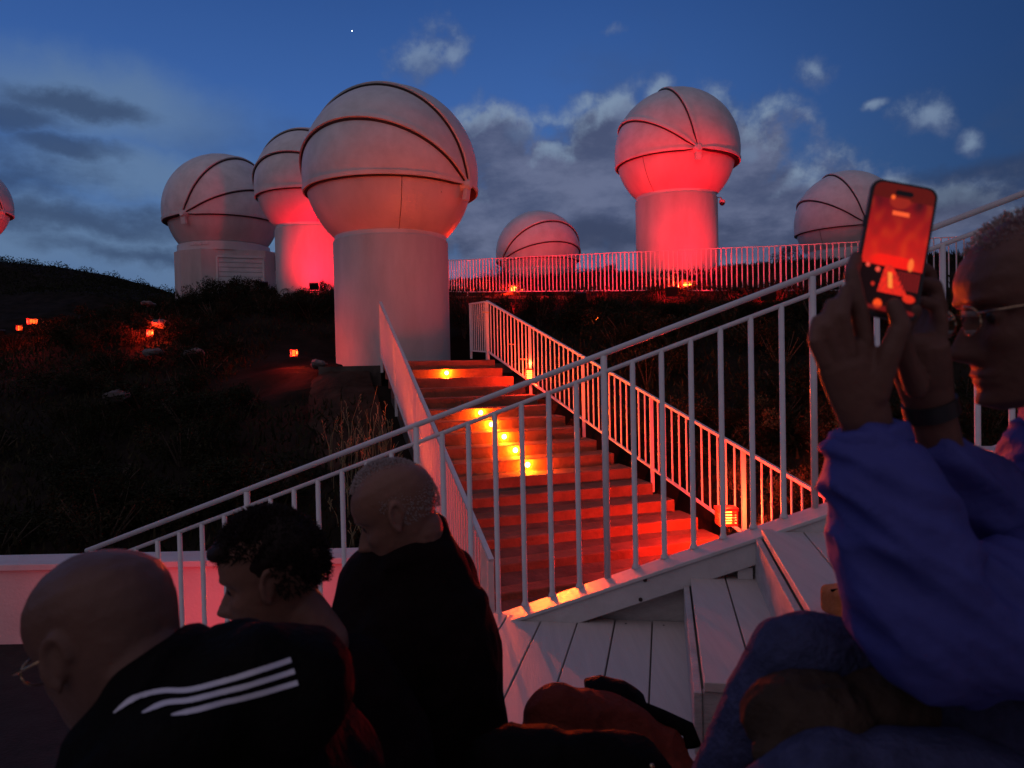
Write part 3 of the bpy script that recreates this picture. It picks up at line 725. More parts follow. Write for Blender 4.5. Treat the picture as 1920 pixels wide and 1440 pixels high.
# side panel closing the stand under the sloping beam, and the support post
mb = MB()
for (va, vb, zt) in ((-.62, .10, None), (.10, 2.9, None)):
    A_, B_ = uv(UE+.012, va), uv(UE+.012, vb)
    def zb(p): return zfoot(p.x)-.118
    vs = [(A_.x, A_.y, -2.6), (B_.x, B_.y, -2.6), (B_.x, B_.y, zb(B_)), (A_.x, A_.y, zb(A_))]
    vs += [(x+n3.x*.02, y+n3.y*.02, z) for x, y, z in vs]
    mb.add(vs, [(0, 1, 2, 3), (7, 6, 5, 4), (0, 4, 5, 1), (1, 5, 6, 2), (2, 6, 7, 3), (3, 7, 4, 0)])
mb.build('side_panel', M_deckside, stand)
p_ = uv(UE-.035, .335, z1); MB().box((p_.x, p_.y, (z1+zfoot(p_.x)-.11)/2), (.062, .05, zfoot(p_.x)-.11-z1), Matrix.Rotation(math.atan2(-.2, 1), 3, 'Z')).build('support_post', M_beam, stand)
# screws in the boards / knot in the lit riser
for k in range(7):
    for uu in (UE-.06,):
        v = -.90+1.0*(k+.3)/6; q = uv(uu, v, zd+.0015); MB().sweep([q, q+Vector((0, 0, .0015))], .004, n=8).build('screw', M_seal, stand)

# ------------------------------------------------------------------ low pink wall across the court
t = thing('low_wall', (-4, 8, -2.6), 'low plastered wall with a grey coping, washed in pink light', 'wall')
wa_, wb_ = at(-500, 1022, 7.35), at(690, 1047, 7.35)
zt = wb_.z+.01
MB().bar((wa_.x, 7.55, (zt-.06-2.62)/2), (wb_.x, 7.55, (zt-.06-2.62)/2), .30, zt-.06+2.62).build('wall_body', M_wall, t)
x = wa_.x
while x < wb_.x-.05:
    x2 = min(x+1.15, wb_.x+.03)
    bevel(MB().bar((x+.003, 7.56, zt-.03), (x2-.003, 7.56, zt-.03), .42, .06).build('coping_slab', M_cap, t), .005); x = x2
flood((-2.6, 5.2, -2.5), (-3.0, 7.5, -1.9), 120, 'red floodlight on the court behind the spectators, aimed at the low wall', 115, (1, .02, .045))

# ------------------------------------------------------------------ shrubs on the slopes
ORDW = 'first second third fourth fifth sixth seventh eighth ninth tenth eleventh twelfth thirteenth fourteenth fifteenth sixteenth seventeenth eighteenth'.split()
SKY = [(345, 540, 27, 60), (388, 533, 27, 75), (432, 531, 26.5, 70), (474, 528, 26, 60), (508, 536, 25, 50), (548, 556, 24, 50), (575, 549, 23.4, 45), (623, 536, 22.5, 40), (642, 545, 21, 50),
       (330, 560, 24, 90), (420, 556, 23, 110), (500, 560, 22, 90), (580, 568, 21, 80)]
SKY2 = SKY[9:]; SKY = sorted(SKY[:9])
for i, (px, py, Y, w) in enumerate(SKY+SKY2):
    shrub_px(px, py-9, Y, w, (ORDW[i]+' bush from the left along the skyline below the left domes') if i < 9 else (ORDW[i-9]+' bush from the left in the lower dark row under the left domes'), 'dark bushes along the skyline below the left domes')
for i, (px, py, Y, w) in enumerate(sorted(((905, 528, 24, 45), (932, 520, 24.5, 40), (1062, 530, 21.5, 50), (1098, 512, 23, 60), (1128, 520, 22, 50), (1160, 540, 20.5, 50), (1190, 530, 22, 50), (1385, 535, 19, 60), (1432, 505, 22, 34), (1478, 492, 21, 60), (1505, 500, 21, 50), (1400, 520, 21, 60), (1545, 512, 19.5, 60), (1590, 510, 19, 60), (1650, 510, 18, 60), (1720, 515, 17, 60), (1775, 515, 17, 60), (1830, 505, 16.5, 70)))):
    shrub_px(px, py-12-(14 if i % 3 == 1 else 0), Y, w*1.15, ORDW[i]+' bush from the left among those behind the terrace fence', 'bushes behind the terrace fence')
for i, (px, py, Y, w) in enumerate(sorted(((870, 545, 19, 60), (1010, 552, 18, 80), (1080, 548, 17.5, 80), (1160, 552, 17, 80), (1235, 541, 16.5, 90), (1330, 552, 15.5, 80), (1385, 545, 15, 80), (1450, 548, 14, 100), (1530, 545, 13.2, 100), (1600, 545, 12.6, 110), (1690, 545, 12, 120), (1780, 545, 11.6, 120), (930, 560, 18, 70)))):
    shrub_px(px, py, Y, w, ORDW[i]+' black bush from the left in front of the terrace fence foot', 'black bushes in front of the terrace fence')
r = random.Random(5)
LB_L = 'low dark shrub scattered over the unlit slope left of the stairs'; LB_R = 'low dark shrub scattered over the slope right of the stairs'
def onlamp(X, Y, pts):
    return any(abs(X/Y-(px-960)/FPX) < .035 and Y < YY for px, YY in pts)
k = 0
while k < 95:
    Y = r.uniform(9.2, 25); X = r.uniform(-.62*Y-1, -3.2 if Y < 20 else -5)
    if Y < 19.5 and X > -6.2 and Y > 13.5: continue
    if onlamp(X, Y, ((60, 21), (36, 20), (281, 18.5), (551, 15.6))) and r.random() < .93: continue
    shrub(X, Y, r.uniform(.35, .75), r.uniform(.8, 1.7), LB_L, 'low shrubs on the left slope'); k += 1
k = 0
while k < 75:
    Y = r.uniform(7.6, 19); X = r.uniform(0, .75*Y)
    if X < xr(Y)+.7 or (Y > 14.2 and X < 1.2): continue
    if 12.5 < Y < 16 and X > 7: continue
    if abs(X-2.25) < .5 and abs(Y-7.9) < .7: continue
    zt = tz(X, Y); h = r.uniform(.35, .8)
    if (zt+h)/Y > .088: h = max(.2, .088*Y-zt)
    shrub(X, Y, h, r.uniform(.7, 1.5), LB_R, 'low shrubs on the right slope'); k += 1
M_leaf3 = mat('leaf_olive_painted_lit', (.16, .11, .05), .8, .3, 3.5, col2=(.06, .045, .02), spec=.05)  # lighter copy of the olive leaf, lantern light painted into its colour
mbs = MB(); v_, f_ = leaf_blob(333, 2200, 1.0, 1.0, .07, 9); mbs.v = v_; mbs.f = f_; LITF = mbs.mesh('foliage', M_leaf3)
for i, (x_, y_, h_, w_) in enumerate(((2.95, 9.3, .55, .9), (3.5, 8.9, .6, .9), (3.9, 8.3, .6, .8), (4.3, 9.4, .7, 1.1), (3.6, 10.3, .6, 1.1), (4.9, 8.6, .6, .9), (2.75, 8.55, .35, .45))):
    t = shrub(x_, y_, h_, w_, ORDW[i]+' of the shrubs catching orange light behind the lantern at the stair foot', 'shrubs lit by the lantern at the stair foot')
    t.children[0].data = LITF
# ground cover: uncountable small leaves
n = 90000
gxs = RNG.uniform(-24, 15, n); gys = 8+RNG.random(n)**1.3*22
ok = ~((gxs > -.205-.29*(gys-6.24)-.35) & (gxs < -.43+.513*(14.2-gys)+.35) & (gys < 15)) & ~((gys > 13) & (gys < 19.2) & (gxs > -5.6) & (gxs < .3)) & ~((gxs > -8) & (gxs < 4.5) & (gys < 8.1))
gxs, gys = gxs[ok], gys[ok]; gzs = hxy(gxs, gys); n = len(gxs)
p = np.c_[gxs, gys, gzs+RNG.uniform(-.02, .18, n)]
a = RNG.normal(size=(n, 3))*.6; a[:, 2] = np.abs(a[:, 2])+.8; a /= np.linalg.norm(a, axis=1)[:, None]
bb = np.cross(a, RNG.normal(size=(n, 3))); bb /= np.linalg.norm(bb, axis=1)[:, None]
Ls = RNG.uniform(.06, .2, n)[:, None]
v = np.stack([p-bb*Ls*.13, p+bb*Ls*.13, p+a*Ls], 1).reshape(-1, 3)
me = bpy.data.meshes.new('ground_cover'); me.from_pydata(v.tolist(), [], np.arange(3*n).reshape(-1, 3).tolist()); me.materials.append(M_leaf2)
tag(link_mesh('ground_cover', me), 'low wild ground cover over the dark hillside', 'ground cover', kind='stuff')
# brush along the far ridge
n = 60000; xs = RNG.uniform(-110, -28, n); ys = RNG.uniform(80, 112, n); zs = ground_z(xs, ys)-.15
p = np.c_[xs, ys, zs+RNG.random(n)**2*1.1*(.6+.4*np.sin(xs*1.7+np.sin(ys*.9)*2))]
a = RNG.normal(size=(n, 3)); a /= np.linalg.norm(a, axis=1)[:, None]; bb = np.cross(a, RNG.normal(size=(n, 3))); bb /= np.linalg.norm(bb, axis=1)[:, None]
v = np.stack([p-bb*.07, p+bb*.07, p+a*.24], 1).reshape(-1, 3)
me = bpy.data.meshes.new('ridge_brush'); me.from_pydata(v.tolist(), [], np.arange(3*n).reshape(-1, 3).tolist()); me.materials.append(M_leaf)
tag(link_mesh('ridge_brush', me), 'brush along the top of the far dark ridge', 'brush', kind='stuff')
# pale rocks
for (px, py, Y, w, lb) in ((305, 607, 18.9, 34, 'pale rock lit red beside the lamp on the slope'), (288, 661, 16.5, 30, 'pale rock on the slope below the red lamp'), (362, 664, 16.2, 30, 'long pale rock on the slope right of the others'), (280, 570, 21.5, 20, 'small pale rock high on the dark slope'), (220, 743, 13.2, 34, 'low pale rock half hidden in the lower slope'), (600, 682, 15.0, 26, 'flat pale stone on the plateau edge left of the tower')):
    p = at(px, py, Y); t = tag(MB().ball(p, (w/FPX*Y*.5, .3, w/FPX*Y*.22), 14).build('rock', M_rock), lb, 'rock', 'pale rocks on the slope')
    displace(t.data, lambda c, nn: .09*noise.noise(c*5)+.04*noise.noise(c*14))
# dry grass by the left railing
t = thing('dry_grass_tuft', (-1.9, 9.5, tz(-1.9, 9.5)), 'tall dry grass stalks beside the left stair railing, lit orange', 'grass tuft')
mb = MB(); r = random.Random(3)
for k in range(120):
    y = r.uniform(8.4, 11.2); x = xl(y)-.25-r.random()**1.5*.9; z = tz(x, y)-.25; hgt = r.uniform(.35, 1.05); a_ = r.uniform(-.2, .2); b_ = r.uniform(-.15, .15)
    z = max(z, .03-1.95*max(0, (14.5-y)/5.2)**1.15-.1); mb.sweep([(x, y, z), (x+a_*.3, y+b_*.3, z+hgt*.6), (x+a_, y+b_, z+hgt)], [.005, .004, .002], n=4, caps=False)
    if k % 2 == 0:
        for q in range(6):
            zz = z+hgt*(.7+.05*q); mb.sweep([(x+a_*.8, y+b_*.8, zz), (x+a_*.8+r.uniform(-.04, .04), y+b_, zz+.05)], [.003, .006], n=4)
t_ = mb.build('stalk', M_grass, t); tag(t_, kind='stuff')
#PEOPLE#
# ------------------------------------------------------------------ people
M_skin = mat('skin', (.13, .065, .047), .5, .08, 14, .12, 90, col2=(.11, .055, .04), spec=.2)
M_skin2 = mat('skin_ruddy', (.14, .062, .045), .5, .10, 10, .15, 70, col2=(.11, .05, .036), spec=.2)
M_skin3 = mat('skin_fair', (.21, .10, .07), .5, .10, 12, .15, 70, col2=(.17, .08, .055), spec=.2)
M_jblack = mat('jacket_black', (.005, .004, .004), .75, .2, 8, .4, 60, spec=.06)
M_jbrown = mat('jacket_dark', (.010, .005, .005), .8, .2, 6, .5, 25, spec=.06)
M_blue = mat('jacket_blue', (.062, .066, .25), .6, .12, 5, .9, 9, col2=(.040, .043, .175), spec=.12)
M_jeans = mat('denim', (.050, .054, .115), .85, .2, 30, .5, 120, spec=.08)
M_dark = mat('trousers_dark', (.015, .015, .022), .85, spec=.06)
M_hair = mat('hair_dark', (.018, .010, .008), .6, spec=.12)
M_grey = mat('hair_grey', (.34, .26, .24), .6)
M_stripe = mat('stripe_white', (.62, .60, .66), .6)
M_cap = mat('cap_cloth', (.055, .036, .027), .9, .25, 9, .7, 40, spec=.05)
M_bag = mat('bag_cloth', (.15, .028, .016), .75, .2, 7, .6, 30, spec=.1)
M_lens = mat('lens_glass', (.10, .08, .07), .05, spec=1.0)
M_frame = mat('frame_metal', (.45, .30, .18), .2, metal=.9)
M_eye = mat('eye_dark', (.03, .02, .02), .15)

T_ = [0, .05, .12, .2, .28, .4, .5, .6, .7, .8, .88, .94, .98, 1.0]
XF = [.066, .084, .083, .086, .082, .080, .074, .087, .086, .074, .056, .036, .016, .0]
XB = [.0, -.012, -.030, -.052, -.070, -.090, -.100, -.106, -.106, -.096, -.076, -.052, -.028, -.0]
WD_ = [.018, .038, .050, .057, .063, .070, .073, .077, .079, .076, .064, .046, .026, .0]
def head_basis(front, upv=(0, 0, 1)):
    f = Vector(front).normalized(); u = Vector(upv); u = (u-f*u.dot(f)).normalized(); l = u.cross(f); return f, l, u
def head(mb, c, front, s=1.0, upv=(0, 0, 1), fat=1.0):
    f, l, u = head_basis(front, upv); c = Vector(c)
    NZ, NA = 64, 96; vs = []
    for i in range(NZ+1):
        t = i/NZ; t = min(max(t, .0), 1)
        tt = .5-.5*math.cos(math.pi*t)
        xf, xb, w = (float(np.interp(tt, T_, A)) for A in (XF, XB, WD_))
        z = -.118+tt*.240
        for k in range(NA):
            a = 2*math.pi*k/NA; ca, sa = math.cos(a), math.sin(a)
            e = .88; X = (abs(ca)**e)*(xf if ca > 0 else -xb)*(1 if ca > 0 else -1); Yl = (abs(sa)**e)*w*fat*(1 if sa > 0 else -1)
            if ca > 0:
                g = lambda y0, t0, sy, st: math.exp(-((abs(Yl)-y0)/sy)**2-((tt-t0)/st)**2)
                nz = float(np.interp(tt, [.255, .275, .30, .33, .37, .42, .47, .52, .56], [0, .012, .030, .037, .031, .024, .017, .009, 0]))
                X += nz*math.exp(-(Yl/(.010+.010*max(0, (.40-tt)/.12)))**2)
                X += -.014*g(.032, .505, .016, .045) + .006*g(.030, .585, .02, .03) + .006*g(0, .205, .022, .016) + .006*g(0, .165, .02, .016) - .004*g(0, .185, .022, .008) + .008*g(0, .06, .02, .045) + .006*g(.042, .38, .02, .06)
            vs.append(c+(f*X+l*Yl+u*z)*s)
    fs = [(i*NA+k, i*NA+(k+1) % NA, (i+1)*NA+(k+1) % NA, (i+1)*NA+k) for i in range(NZ) for k in range(NA)]
    fs += [tuple(range(NA-1, -1, -1)), tuple(NZ*NA+k for k in range(NA))]
    mb.add(vs, fs)
    rot = Matrix((f, l, u)).transposed()
    for sg in (1, -1):
        ec = c+(f*-.012+l*sg*.076*fat+u*.0)*s
        tilt = rot @ Matrix.Rotation(R_(12*sg), 3, 'Z') @ Matrix.Rotation(R_(-12), 3, 'Y')
        pts = []
        for k in range(15):
            a = R_(-70+k*17); pts.append(ec+tilt @ Vector((-.015*math.cos(a+1.2)*1.0, sg*(.006+.004*math.sin(a)), .030*math.sin(a+1.2)))*s)
        mb.sweep(pts, .0048*s, n=8)
        mb.ball(ec+tilt @ Vector((.002, sg*.001, -.002))*s, (.013*s, .006*s, .024*s), 12, tilt)
        mb.ball(ec+tilt @ Vector((.004, sg*.003, -.028))*s, (.008*s, .005*s, .009*s), 10, tilt)
        mb.ball(c+(f*.062+l*sg*.031+u*.003)*s, .0125*s, 12)
    return f, l, u
def eyes(c, f, l, u, s, parent):
    for sg in (1, -1):
        MB().ball(Vector(c)+(f*.0665+l*sg*.031+u*.002)*s, .0095*s, 12).build('eye', M_eye, parent, True)
def strands(c, f, l, u, s, n, ln, rmin, parent, m_, name='hair', curl=1.0, seed=1, front_lim=.62, low=-.02, big=1.0):
    r = random.Random(seed); mb = MB(); rot = Matrix((f, l, u)).transposed()
    for _ in range(n):
        while True:
            d = Vector((r.gauss(0, 1), r.gauss(0, 1), r.gauss(.3, 1))).normalized()
            if d.z < (low if d.x > -.2 else -.45): continue
            if d.x > front_lim and d.z < (.62 if seed != 4 else .36): continue
            if abs(d.y) > .5 and d.x > .15 and d.z < .35: continue
            break
        tt = .5+.5*d.z*.95
        p = Vector((d.x*(.088 if d.x > 0 else .108), d.y*.080, .02+d.z*.108))
        dirv = (d+Vector((r.gauss(0, .5), r.gauss(0, .5), r.gauss(0, .5)))*curl).normalized(); pts = [p]
        L = ln*r.uniform(.6, 1.2)
        for k in range(4):
            pts.append(pts[-1]+dirv*L/4*big); dirv = (dirv+Vector((r.gauss(0, .6), r.gauss(0, .6), r.gauss(-.25, .5)))*curl).normalized()
        mb.sweep([Vector(c)+(rot @ q)*s for q in pts], [rmin*1.3, rmin*1.5, rmin*1.3, rmin, rmin*.3], n=4, caps=False)
    o = mb.build(name, m_, parent, True); o['kind'] = 'stuff'; return o
def folds(amp, sc, st=(1, 1, 1)):
    def fn(c, n):
        q = Vector((c.x*sc*st[0], c.y*sc*st[1], c.z*sc*st[2])); w = noise.noise(q)
        ridg = 1-abs(noise.noise(q*1.7+Vector((5, 3, 1))))*2.2
        return amp*(w*.7+ridg*.6)
    return fn
def person(loc, label): return thing('person', loc, label, 'person', None)
def body(mb, t, m_, name='body', vox=.0042, sm=3, fn=None):
    me = remesh(mb, vox, sm)
    if fn: displace(me, fn)
    return place_world(me, name, m_, t)
def spine(mb, pts, side=(1, 0, 0), n=20):
    # pts: (px, py, Y, half width px, depth radius m)
    P = [at(a, b_, y) for a, b_, y, _, _ in pts]; ra = [w/FPX*y for _, _, y, w, _ in pts]; rb = [d for *_, d in pts]
    PP, A, B_ = [], [], []
    for i in range(len(P)-1):
        for k in range(5): q = k/5; PP.append(P[i].lerp(P[i+1], q)); A.append(ra[i]*(1-q)+ra[i+1]*q); B_.append(rb[i]*(1-q)+rb[i+1]*q)
    PP.append(P[-1]); A.append(ra[-1]); B_.append(rb[-1]); mb.sweep(PP, A, B_, side, n)
    mb.ball(P[0], (A[0], B_[0], A[0]*.5), 16)
def glasses(c, f, l, u, s, parent):
    g = thing('spectacles', c, 'x', 'y'); 
    return g

# --- bald man bottom left
P1 = person(at(450, 1900, 1.05), 'bald man at bottom left in a black jacket with three white stripes on the sleeve')
c = at(202, 1206, 1.0); mb = MB(); f, l, u = head(mb, c, (-.86, .34, -.42), 1.03)
mb.limb([c-f*.045-u*.05, at(270, 1320, 1.0), at(360, 1400, 1.04)], [.062, .056, .060], 18)
body(mb, P1, M_skin, fn=lambda q, n: .0012*noise.noise(q*40))
fr = MB(); ey = c+(f*.088+u*.004)*1.08
for sg in (1, -1):
    pts = [ey+l*sg*.033+(l*math.cos(a)*.024+u*math.sin(a)*.018) for a in [2*math.pi*k/16 for k in range(17)]]; fr.sweep(pts, .0015, n=6)
    fr.sweep([ey+l*sg*.058+u*.006, ey+l*sg*.085-f*.03+u*.006, ey+l*sg*.086-f*.10+u*.006], .0016, n=6)
fr.sweep([ey+l*.01+f*.004, ey-l*.01+f*.004], .0016, n=6)
fr.build('spectacles', M_frame, P1, True)
eyes(c, f, l, u, 1.08, P1)
mb = MB()
spine(mb, [(375, 1215, 1.06, 30, .05), (410, 1260, 1.07, 82, .09), (470, 1330, 1.08, 145, .16), (520, 1480, 1.08, 190, .19), (580, 1750, 1.06, 210, .17), (610, 2080, 1.05, 220, .17)])
mb.limb([at(455, 1262, .98), at(330, 1405, .88), at(170, 1560, .84)], [.064, .062, .056], 18)      # near arm
mb.limb([at(480, 1262, .95), at(540, 1290, .98)], [.062, .085], 18)
mb.limb([at(300, 1330, 1.25), at(120, 1620, 1.2)], [.075, .06], 14)
mb.limb([at(368, 1222, 1.0), at(318, 1258, .95), at(258, 1315, .92), at(205, 1400, .91), at(180, 1500, .93)], [.030, .036, .040, .045, .05], 14)
mb.limb([at(368, 1222, 1.02), at(330, 1290, 1.08), at(250, 1390, 1.10)], [.030, .04, .045], 12)
jk = body(mb, P1, M_jblack, 'jacket', .008, 10, folds(.011, 8))
mb = MB(); mb.limb([at(600, 2080, 1.1), at(100, 2000, 1.15), at(40, 2500, 1.15)], [.10, .075, .06], 14); mb.limb([at(600, 2080, .92), at(120, 2010, .9), at(60, 2520, .92)], [.10, .075, .06], 14)
body(mb, P1, M_dark, 'trousers', .011, 4)
bpy.context.view_layer.update()
def drape(obj, parent, name, m_, rows, lift=.0025, thick=.0):
    # lay a strip of cloth onto the surface: rows of (px, py) pairs across the strip
    bv = BVHTree.FromPolygons([obj.matrix_world @ v.co for v in obj.data.vertices], [tuple(p.vertices) for p in obj.data.polygons])
    vs = []; ok = []
    for a, b_ in rows:
        for k in range(4):
            q = Vector(a).lerp(Vector(b_), k/3); d = ray(q.x, q.y).normalized(); h = bv.ray_cast(Vector((0, 0, 0)), d)
            ok.append(h[0] is not None); vs.append(tuple(h[0]+h[1]*lift) if h[0] else (0, 0, 0))
    fs = [(i*4+k, i*4+k+1, (i+1)*4+k+1, (i+1)*4+k) for i in range(len(rows)-1) for k in range(3)]
    fs = [q for q in fs if all(ok[j] for j in q) and max((Vector(vs[q[i]])-Vector(vs[q[i-1]])).length for i in range(4)) < .09]
    mb = MB(); mb.v = vs; mb.f = fs; return mb.build(name, m_, parent, True)
def stripe(pts, w):
    P = [Vector(p) for p in pts]; Q = []
    for i in range(len(P)-1):
        for k in range(10):
            q = k/10; p0 = P[max(i-1, 0)]; p1 = P[i]; p2 = P[i+1]; p3 = P[min(i+2, len(P)-1)]
            Q.append(.5*((2*p1)+(p2-p0)*q+(2*p0-5*p1+4*p2-p3)*q*q+(3*p1-p0-3*p2+p3)*q**3))
    Q.append(P[-1]); rows = []
    for i, p in enumerate(Q):
        t = (Q[min(i+1, len(Q)-1)]-Q[max(i-1, 0)]).normalized(); n = Vector((-t.y, t.x)); ww = w*min(1, .25+i/9)
        rows.append((tuple(p-n*ww/2), tuple(p+n*ww/2)))
    return rows
for pts in (((216, 1337), (255, 1309), (305, 1298), (360, 1295), (440, 1272), (545, 1238)), ((268, 1339), (310, 1321), (360, 1314), (440, 1292), (552, 1259)), ((322, 1343), (370, 1332), (440, 1312), (500, 1296), (558, 1280))):
    drape(jk, P1, 'stripe', M_stripe, stripe(pts, 10))

# --- young man with dark curly hair
P2 = person(at(640, 2000, 1.5), 'young man with thick dark curly hair in profile, looking down, in dark clothes')
c = at(508, 1083, 1.45); mb = MB(); f, l, u = head(mb, c, (-.95, -.12, -.24), 1.0, fat=.95)
mb.limb([c-f*.03-u*.07, c-f*.06-u*.15, at(610, 1290, 1.5)], [.052, .05, .055], 16)
body(mb, P2, M_skin3, fn=lambda q, n: .0006*noise.noise(q*50))
eyes(c, f, l, u, 1, P2)
cap_ = MB(); rot = Matrix((f, l, u)).transposed(); cap_.ball(c+u*.048-f*.016, (.096, .080, .077), 30, rot)
cap_.ball(c+u*.078+f*.058, (.044, .055, .023), 20, rot); cap_.ball(c-f*.070+u*.018, (.036, .058, .056), 20, rot)
body(cap_, P2, M_hair, 'hair_cap', .005, 3, lambda q, n: .007*noise.noise(q*24)+.003*noise.noise(q*60))
strands(c, f, l, u, 1.02, 4200, .016, .0008, P2, M_hair, curl=.55, seed=4, low=.28, front_lim=.5)
mb = MB()
spine(mb, [(600, 1215, 1.5, 50, .06), (620, 1260, 1.5, 110, .12), (660, 1400, 1.5, 150, .18), (690, 1650, 1.5, 150, .15), (700, 1800, 1.5, 160, .15)])
mb.limb([at(600, 1300, 1.34), at(560, 1480, 1.3), at(420, 1560, 1.3)], [.07, .06, .05], 14); mb.limb([at(640, 1290, 1.66), at(560, 1500, 1.66)], [.07, .055], 14)
body(mb, P2, M_jbrown, 'jacket', .010, 5, folds(.006, 8))
mb = MB(); mb.limb([at(690, 1780, 1.42), at(320, 1750, 1.42), at(290, 2150, 1.42)], [.10, .075, .06], 14); mb.limb([at(690, 1780, 1.6), at(340, 1760, 1.6), at(300, 2100, 1.6)], [.10, .075, .06], 14)
body(mb, P2, M_dark, 'trousers', .012, 4)

# --- old bald man behind
P3 = person(at(880, 1600, 1.85), 'old bald man in a dark jacket with raised collar, head bowed, before the stair railing')
c = at(742, 962, 1.78); mb = MB(); f, l, u = head(mb, c, (-.86, -.05, -.42), 1.04, fat=1.02)
mb.limb([c-f*.03-u*.06, at(772, 1030, 1.79), at(776, 1100, 1.81)], [.060, .056, .058], 16)
body(mb, P3, M_skin3, fn=lambda q, n: .0008*noise.noise(q*45))
eyes(c, f, l, u, 1.04, P3)
strands(c, f, l, u, 1.01, 3800, .007, .0008, P3, M_grey, curl=.5, seed=9, low=.0, front_lim=.5)
mb = MB()
spine(mb, [(800, 985, 1.83, 40, .06), (790, 1025, 1.82, 86, .10), (772, 1090, 1.82, 136, .13), (772, 1180, 1.82, 156, .16), (785, 1330, 1.82, 160, .16), (800, 1480, 1.84, 160, .15)])
mb.limb([at(745, 1160, 1.74), at(715, 1330, 1.64), at(620, 1420, 1.6)], [.085, .070, .05], 16)
mb.limb([at(840, 1080, 1.9), at(885, 1220, 1.86), at(905, 1380, 1.8)], [.075, .075, .062], 14)
mb.sweep([at(720, 1068, 1.72), at(770, 1035, 1.74), at(808, 1008, 1.80), at(818, 1000, 1.88)], [.022, .03, .034, .03], n=12)
body(mb, P3, M_jbrown, 'jacket', .009, 16, folds(.008, 7))
mb = MB(); mb.limb([at(830, 1500, 1.72), at(560, 1520, 1.70), at(520, 1850, 1.7)], [.10, .078, .06], 14); mb.limb([at(840, 1490, 1.95), at(600, 1480, 1.95), at(560, 1780, 1.95)], [.10, .078, .06], 14)
body(mb, P3, M_dark, 'trousers', .012, 4)

# --- man on the right photographing with his phone
P4 = person(at(2100, 1700, 1.15), 'man with spectacles and blue jacket at the right edge, holding up a phone')
c = at(1945, 580, 1.0); mb = MB(); f, l, u = head(mb, c, (-.965, .12, -.16), 1.04)
mb.limb([c-f*.03-u*.07, c-f*.07-u*.16, at(2110, 880, 1.08)], [.058, .056, .06], 16)
PH_Y = .92
def chain(pts, r):
    mb.limb([at(*p) for p in pts], r, 10)
# near hand: palm, four fingers round the phone's left edge, thumb over its lower end
def palm(pts, side):
    P = [at(a, b_, y) for a, b_, y, _, _ in pts]; mb.sweep(P, [q[3] for q in pts], [q[4] for q in pts], side, 18)
    mb.ball(P[0], pts[0][4], 10); mb.ball(P[-1], (pts[-1][3]*.9, pts[-1][4], pts[-1][4]), 12)
palm([(1655, 900, .93, .030, .026), (1628, 800, .92, .031, .024), (1610, 745, .91, .036, .023), (1600, 695, .905, .043, .022), (1592, 678, .90, .042, .019), (1593, 662, .90, .039, .015)], (1, .25, 0))
chain([(1546, 682, .890), (1527, 640, .884), (1533, 602, .892), (1566, 594, .925)], [.0092, .0086, .0080, .007])
chain([(1567, 670, .890), (1551, 612, .884), (1559, 572, .894), (1594, 566, .93)], [.010, .0092, .0085, .0075])
chain([(1592, 662, .890), (1579, 590, .884), (1586, 546, .895), (1618, 540, .935)], [.010, .0095, .0088, .0075])
chain([(1622, 640, .90), (1606, 560, .897), (1597, 515, .905), (1606, 482, .925)], [.0115, .0105, .0095, .008])
chain([(1640, 740, .90), (1668, 660, .885), (1690, 610, .880), (1676, 572, .885)], [.017, .0135, .0115, .0095])
# far hand on the right edge
palm([(1775, 880, 1.02, .027, .025), (1750, 785, 1.0, .028, .023), (1735, 725, .985, .033, .022), (1725, 675, .965, .036, .019), (1724, 645, .955, .034, .015)], (1, -.35, 0))
chain([(1752, 672, .96), (1764, 610, .955), (1756, 572, .955), (1732, 566, .95)], [.011, .010, .009, .008])
chain([(1740, 655, .965), (1762, 580, .965), (1752, 536, .96), (1732, 530, .955)], [.0115, .0105, .0095, .008])
chain([(1728, 655, .975), (1748, 565, .98), (1742, 512, .975), (1728, 500, .97)], [.0115, .0105, .0095, .008])
chain([(1715, 645, .985), (1728, 590, .99), (1726, 560, .985), (1710, 545, .975)], [.011, .010, .009, .008])
chain([(1718, 725, .955), (1696, 665, .93), (1690, 618, .915), (1714, 582, .905)], [.016, .0135, .0115, .0095])
body(mb, P4, M_skin2, vox=.0029, sm=2, fn=lambda q, n: .0005*noise.noise(q*60))
eyes(c, f, l, u, 1.04, P4)
strands(c, f, l, u, 1.01, 1300, .010, .0006, P4, M_grey, curl=.45, seed=12, front_lim=.25, low=.2)
fr = MB(); ln = MB(); ey = c+(f*.100+u*.002)*1.04
for sg in (1, -1):
    ring = [ey+l*sg*.034+(l*math.cos(a)*.025+u*math.sin(a)*.019)-f*.006*abs(math.cos(a)) for a in [2*math.pi*k/20 for k in range(21)]]
    fr.sweep(ring, .0014, n=6)
    fr.sweep([ey+l*sg*.059+u*.008-f*.004, ey+l*sg*.083-f*.03+u*.008, ey+l*sg*.088-f*.11+u*.006, ey+l*sg*.086-f*.125-u*.015], .0017, n=6)
    ln.add([v-f*.001 for v in ring[:-1]]+[v+f*.001 for v in ring[:-1]], [tuple(range(19, -1, -1)), tuple(range(20, 40))]+[(k, (k+1) % 20, 20+(k+1) % 20, 20+k) for k in range(20)])
fr.sweep([ey+l*.012+f*.004+u*.004, ey+f*.006+u*.006, ey-l*.012+f*.004+u*.004], .0016, n=6)
go = fr.build('spectacles', M_frame, P4, True)
gm = bpy.data.materials.new('clear_lens'); gm.use_nodes = True; gb = gm.node_tree.nodes['Principled BSDF']; gb.inputs['Transmission Weight'].default_value = 1; gb.inputs['Roughness'].default_value = .02; gb.inputs['IOR'].default_value = 1.3
ln.build('lens', gm, go, True, 30)
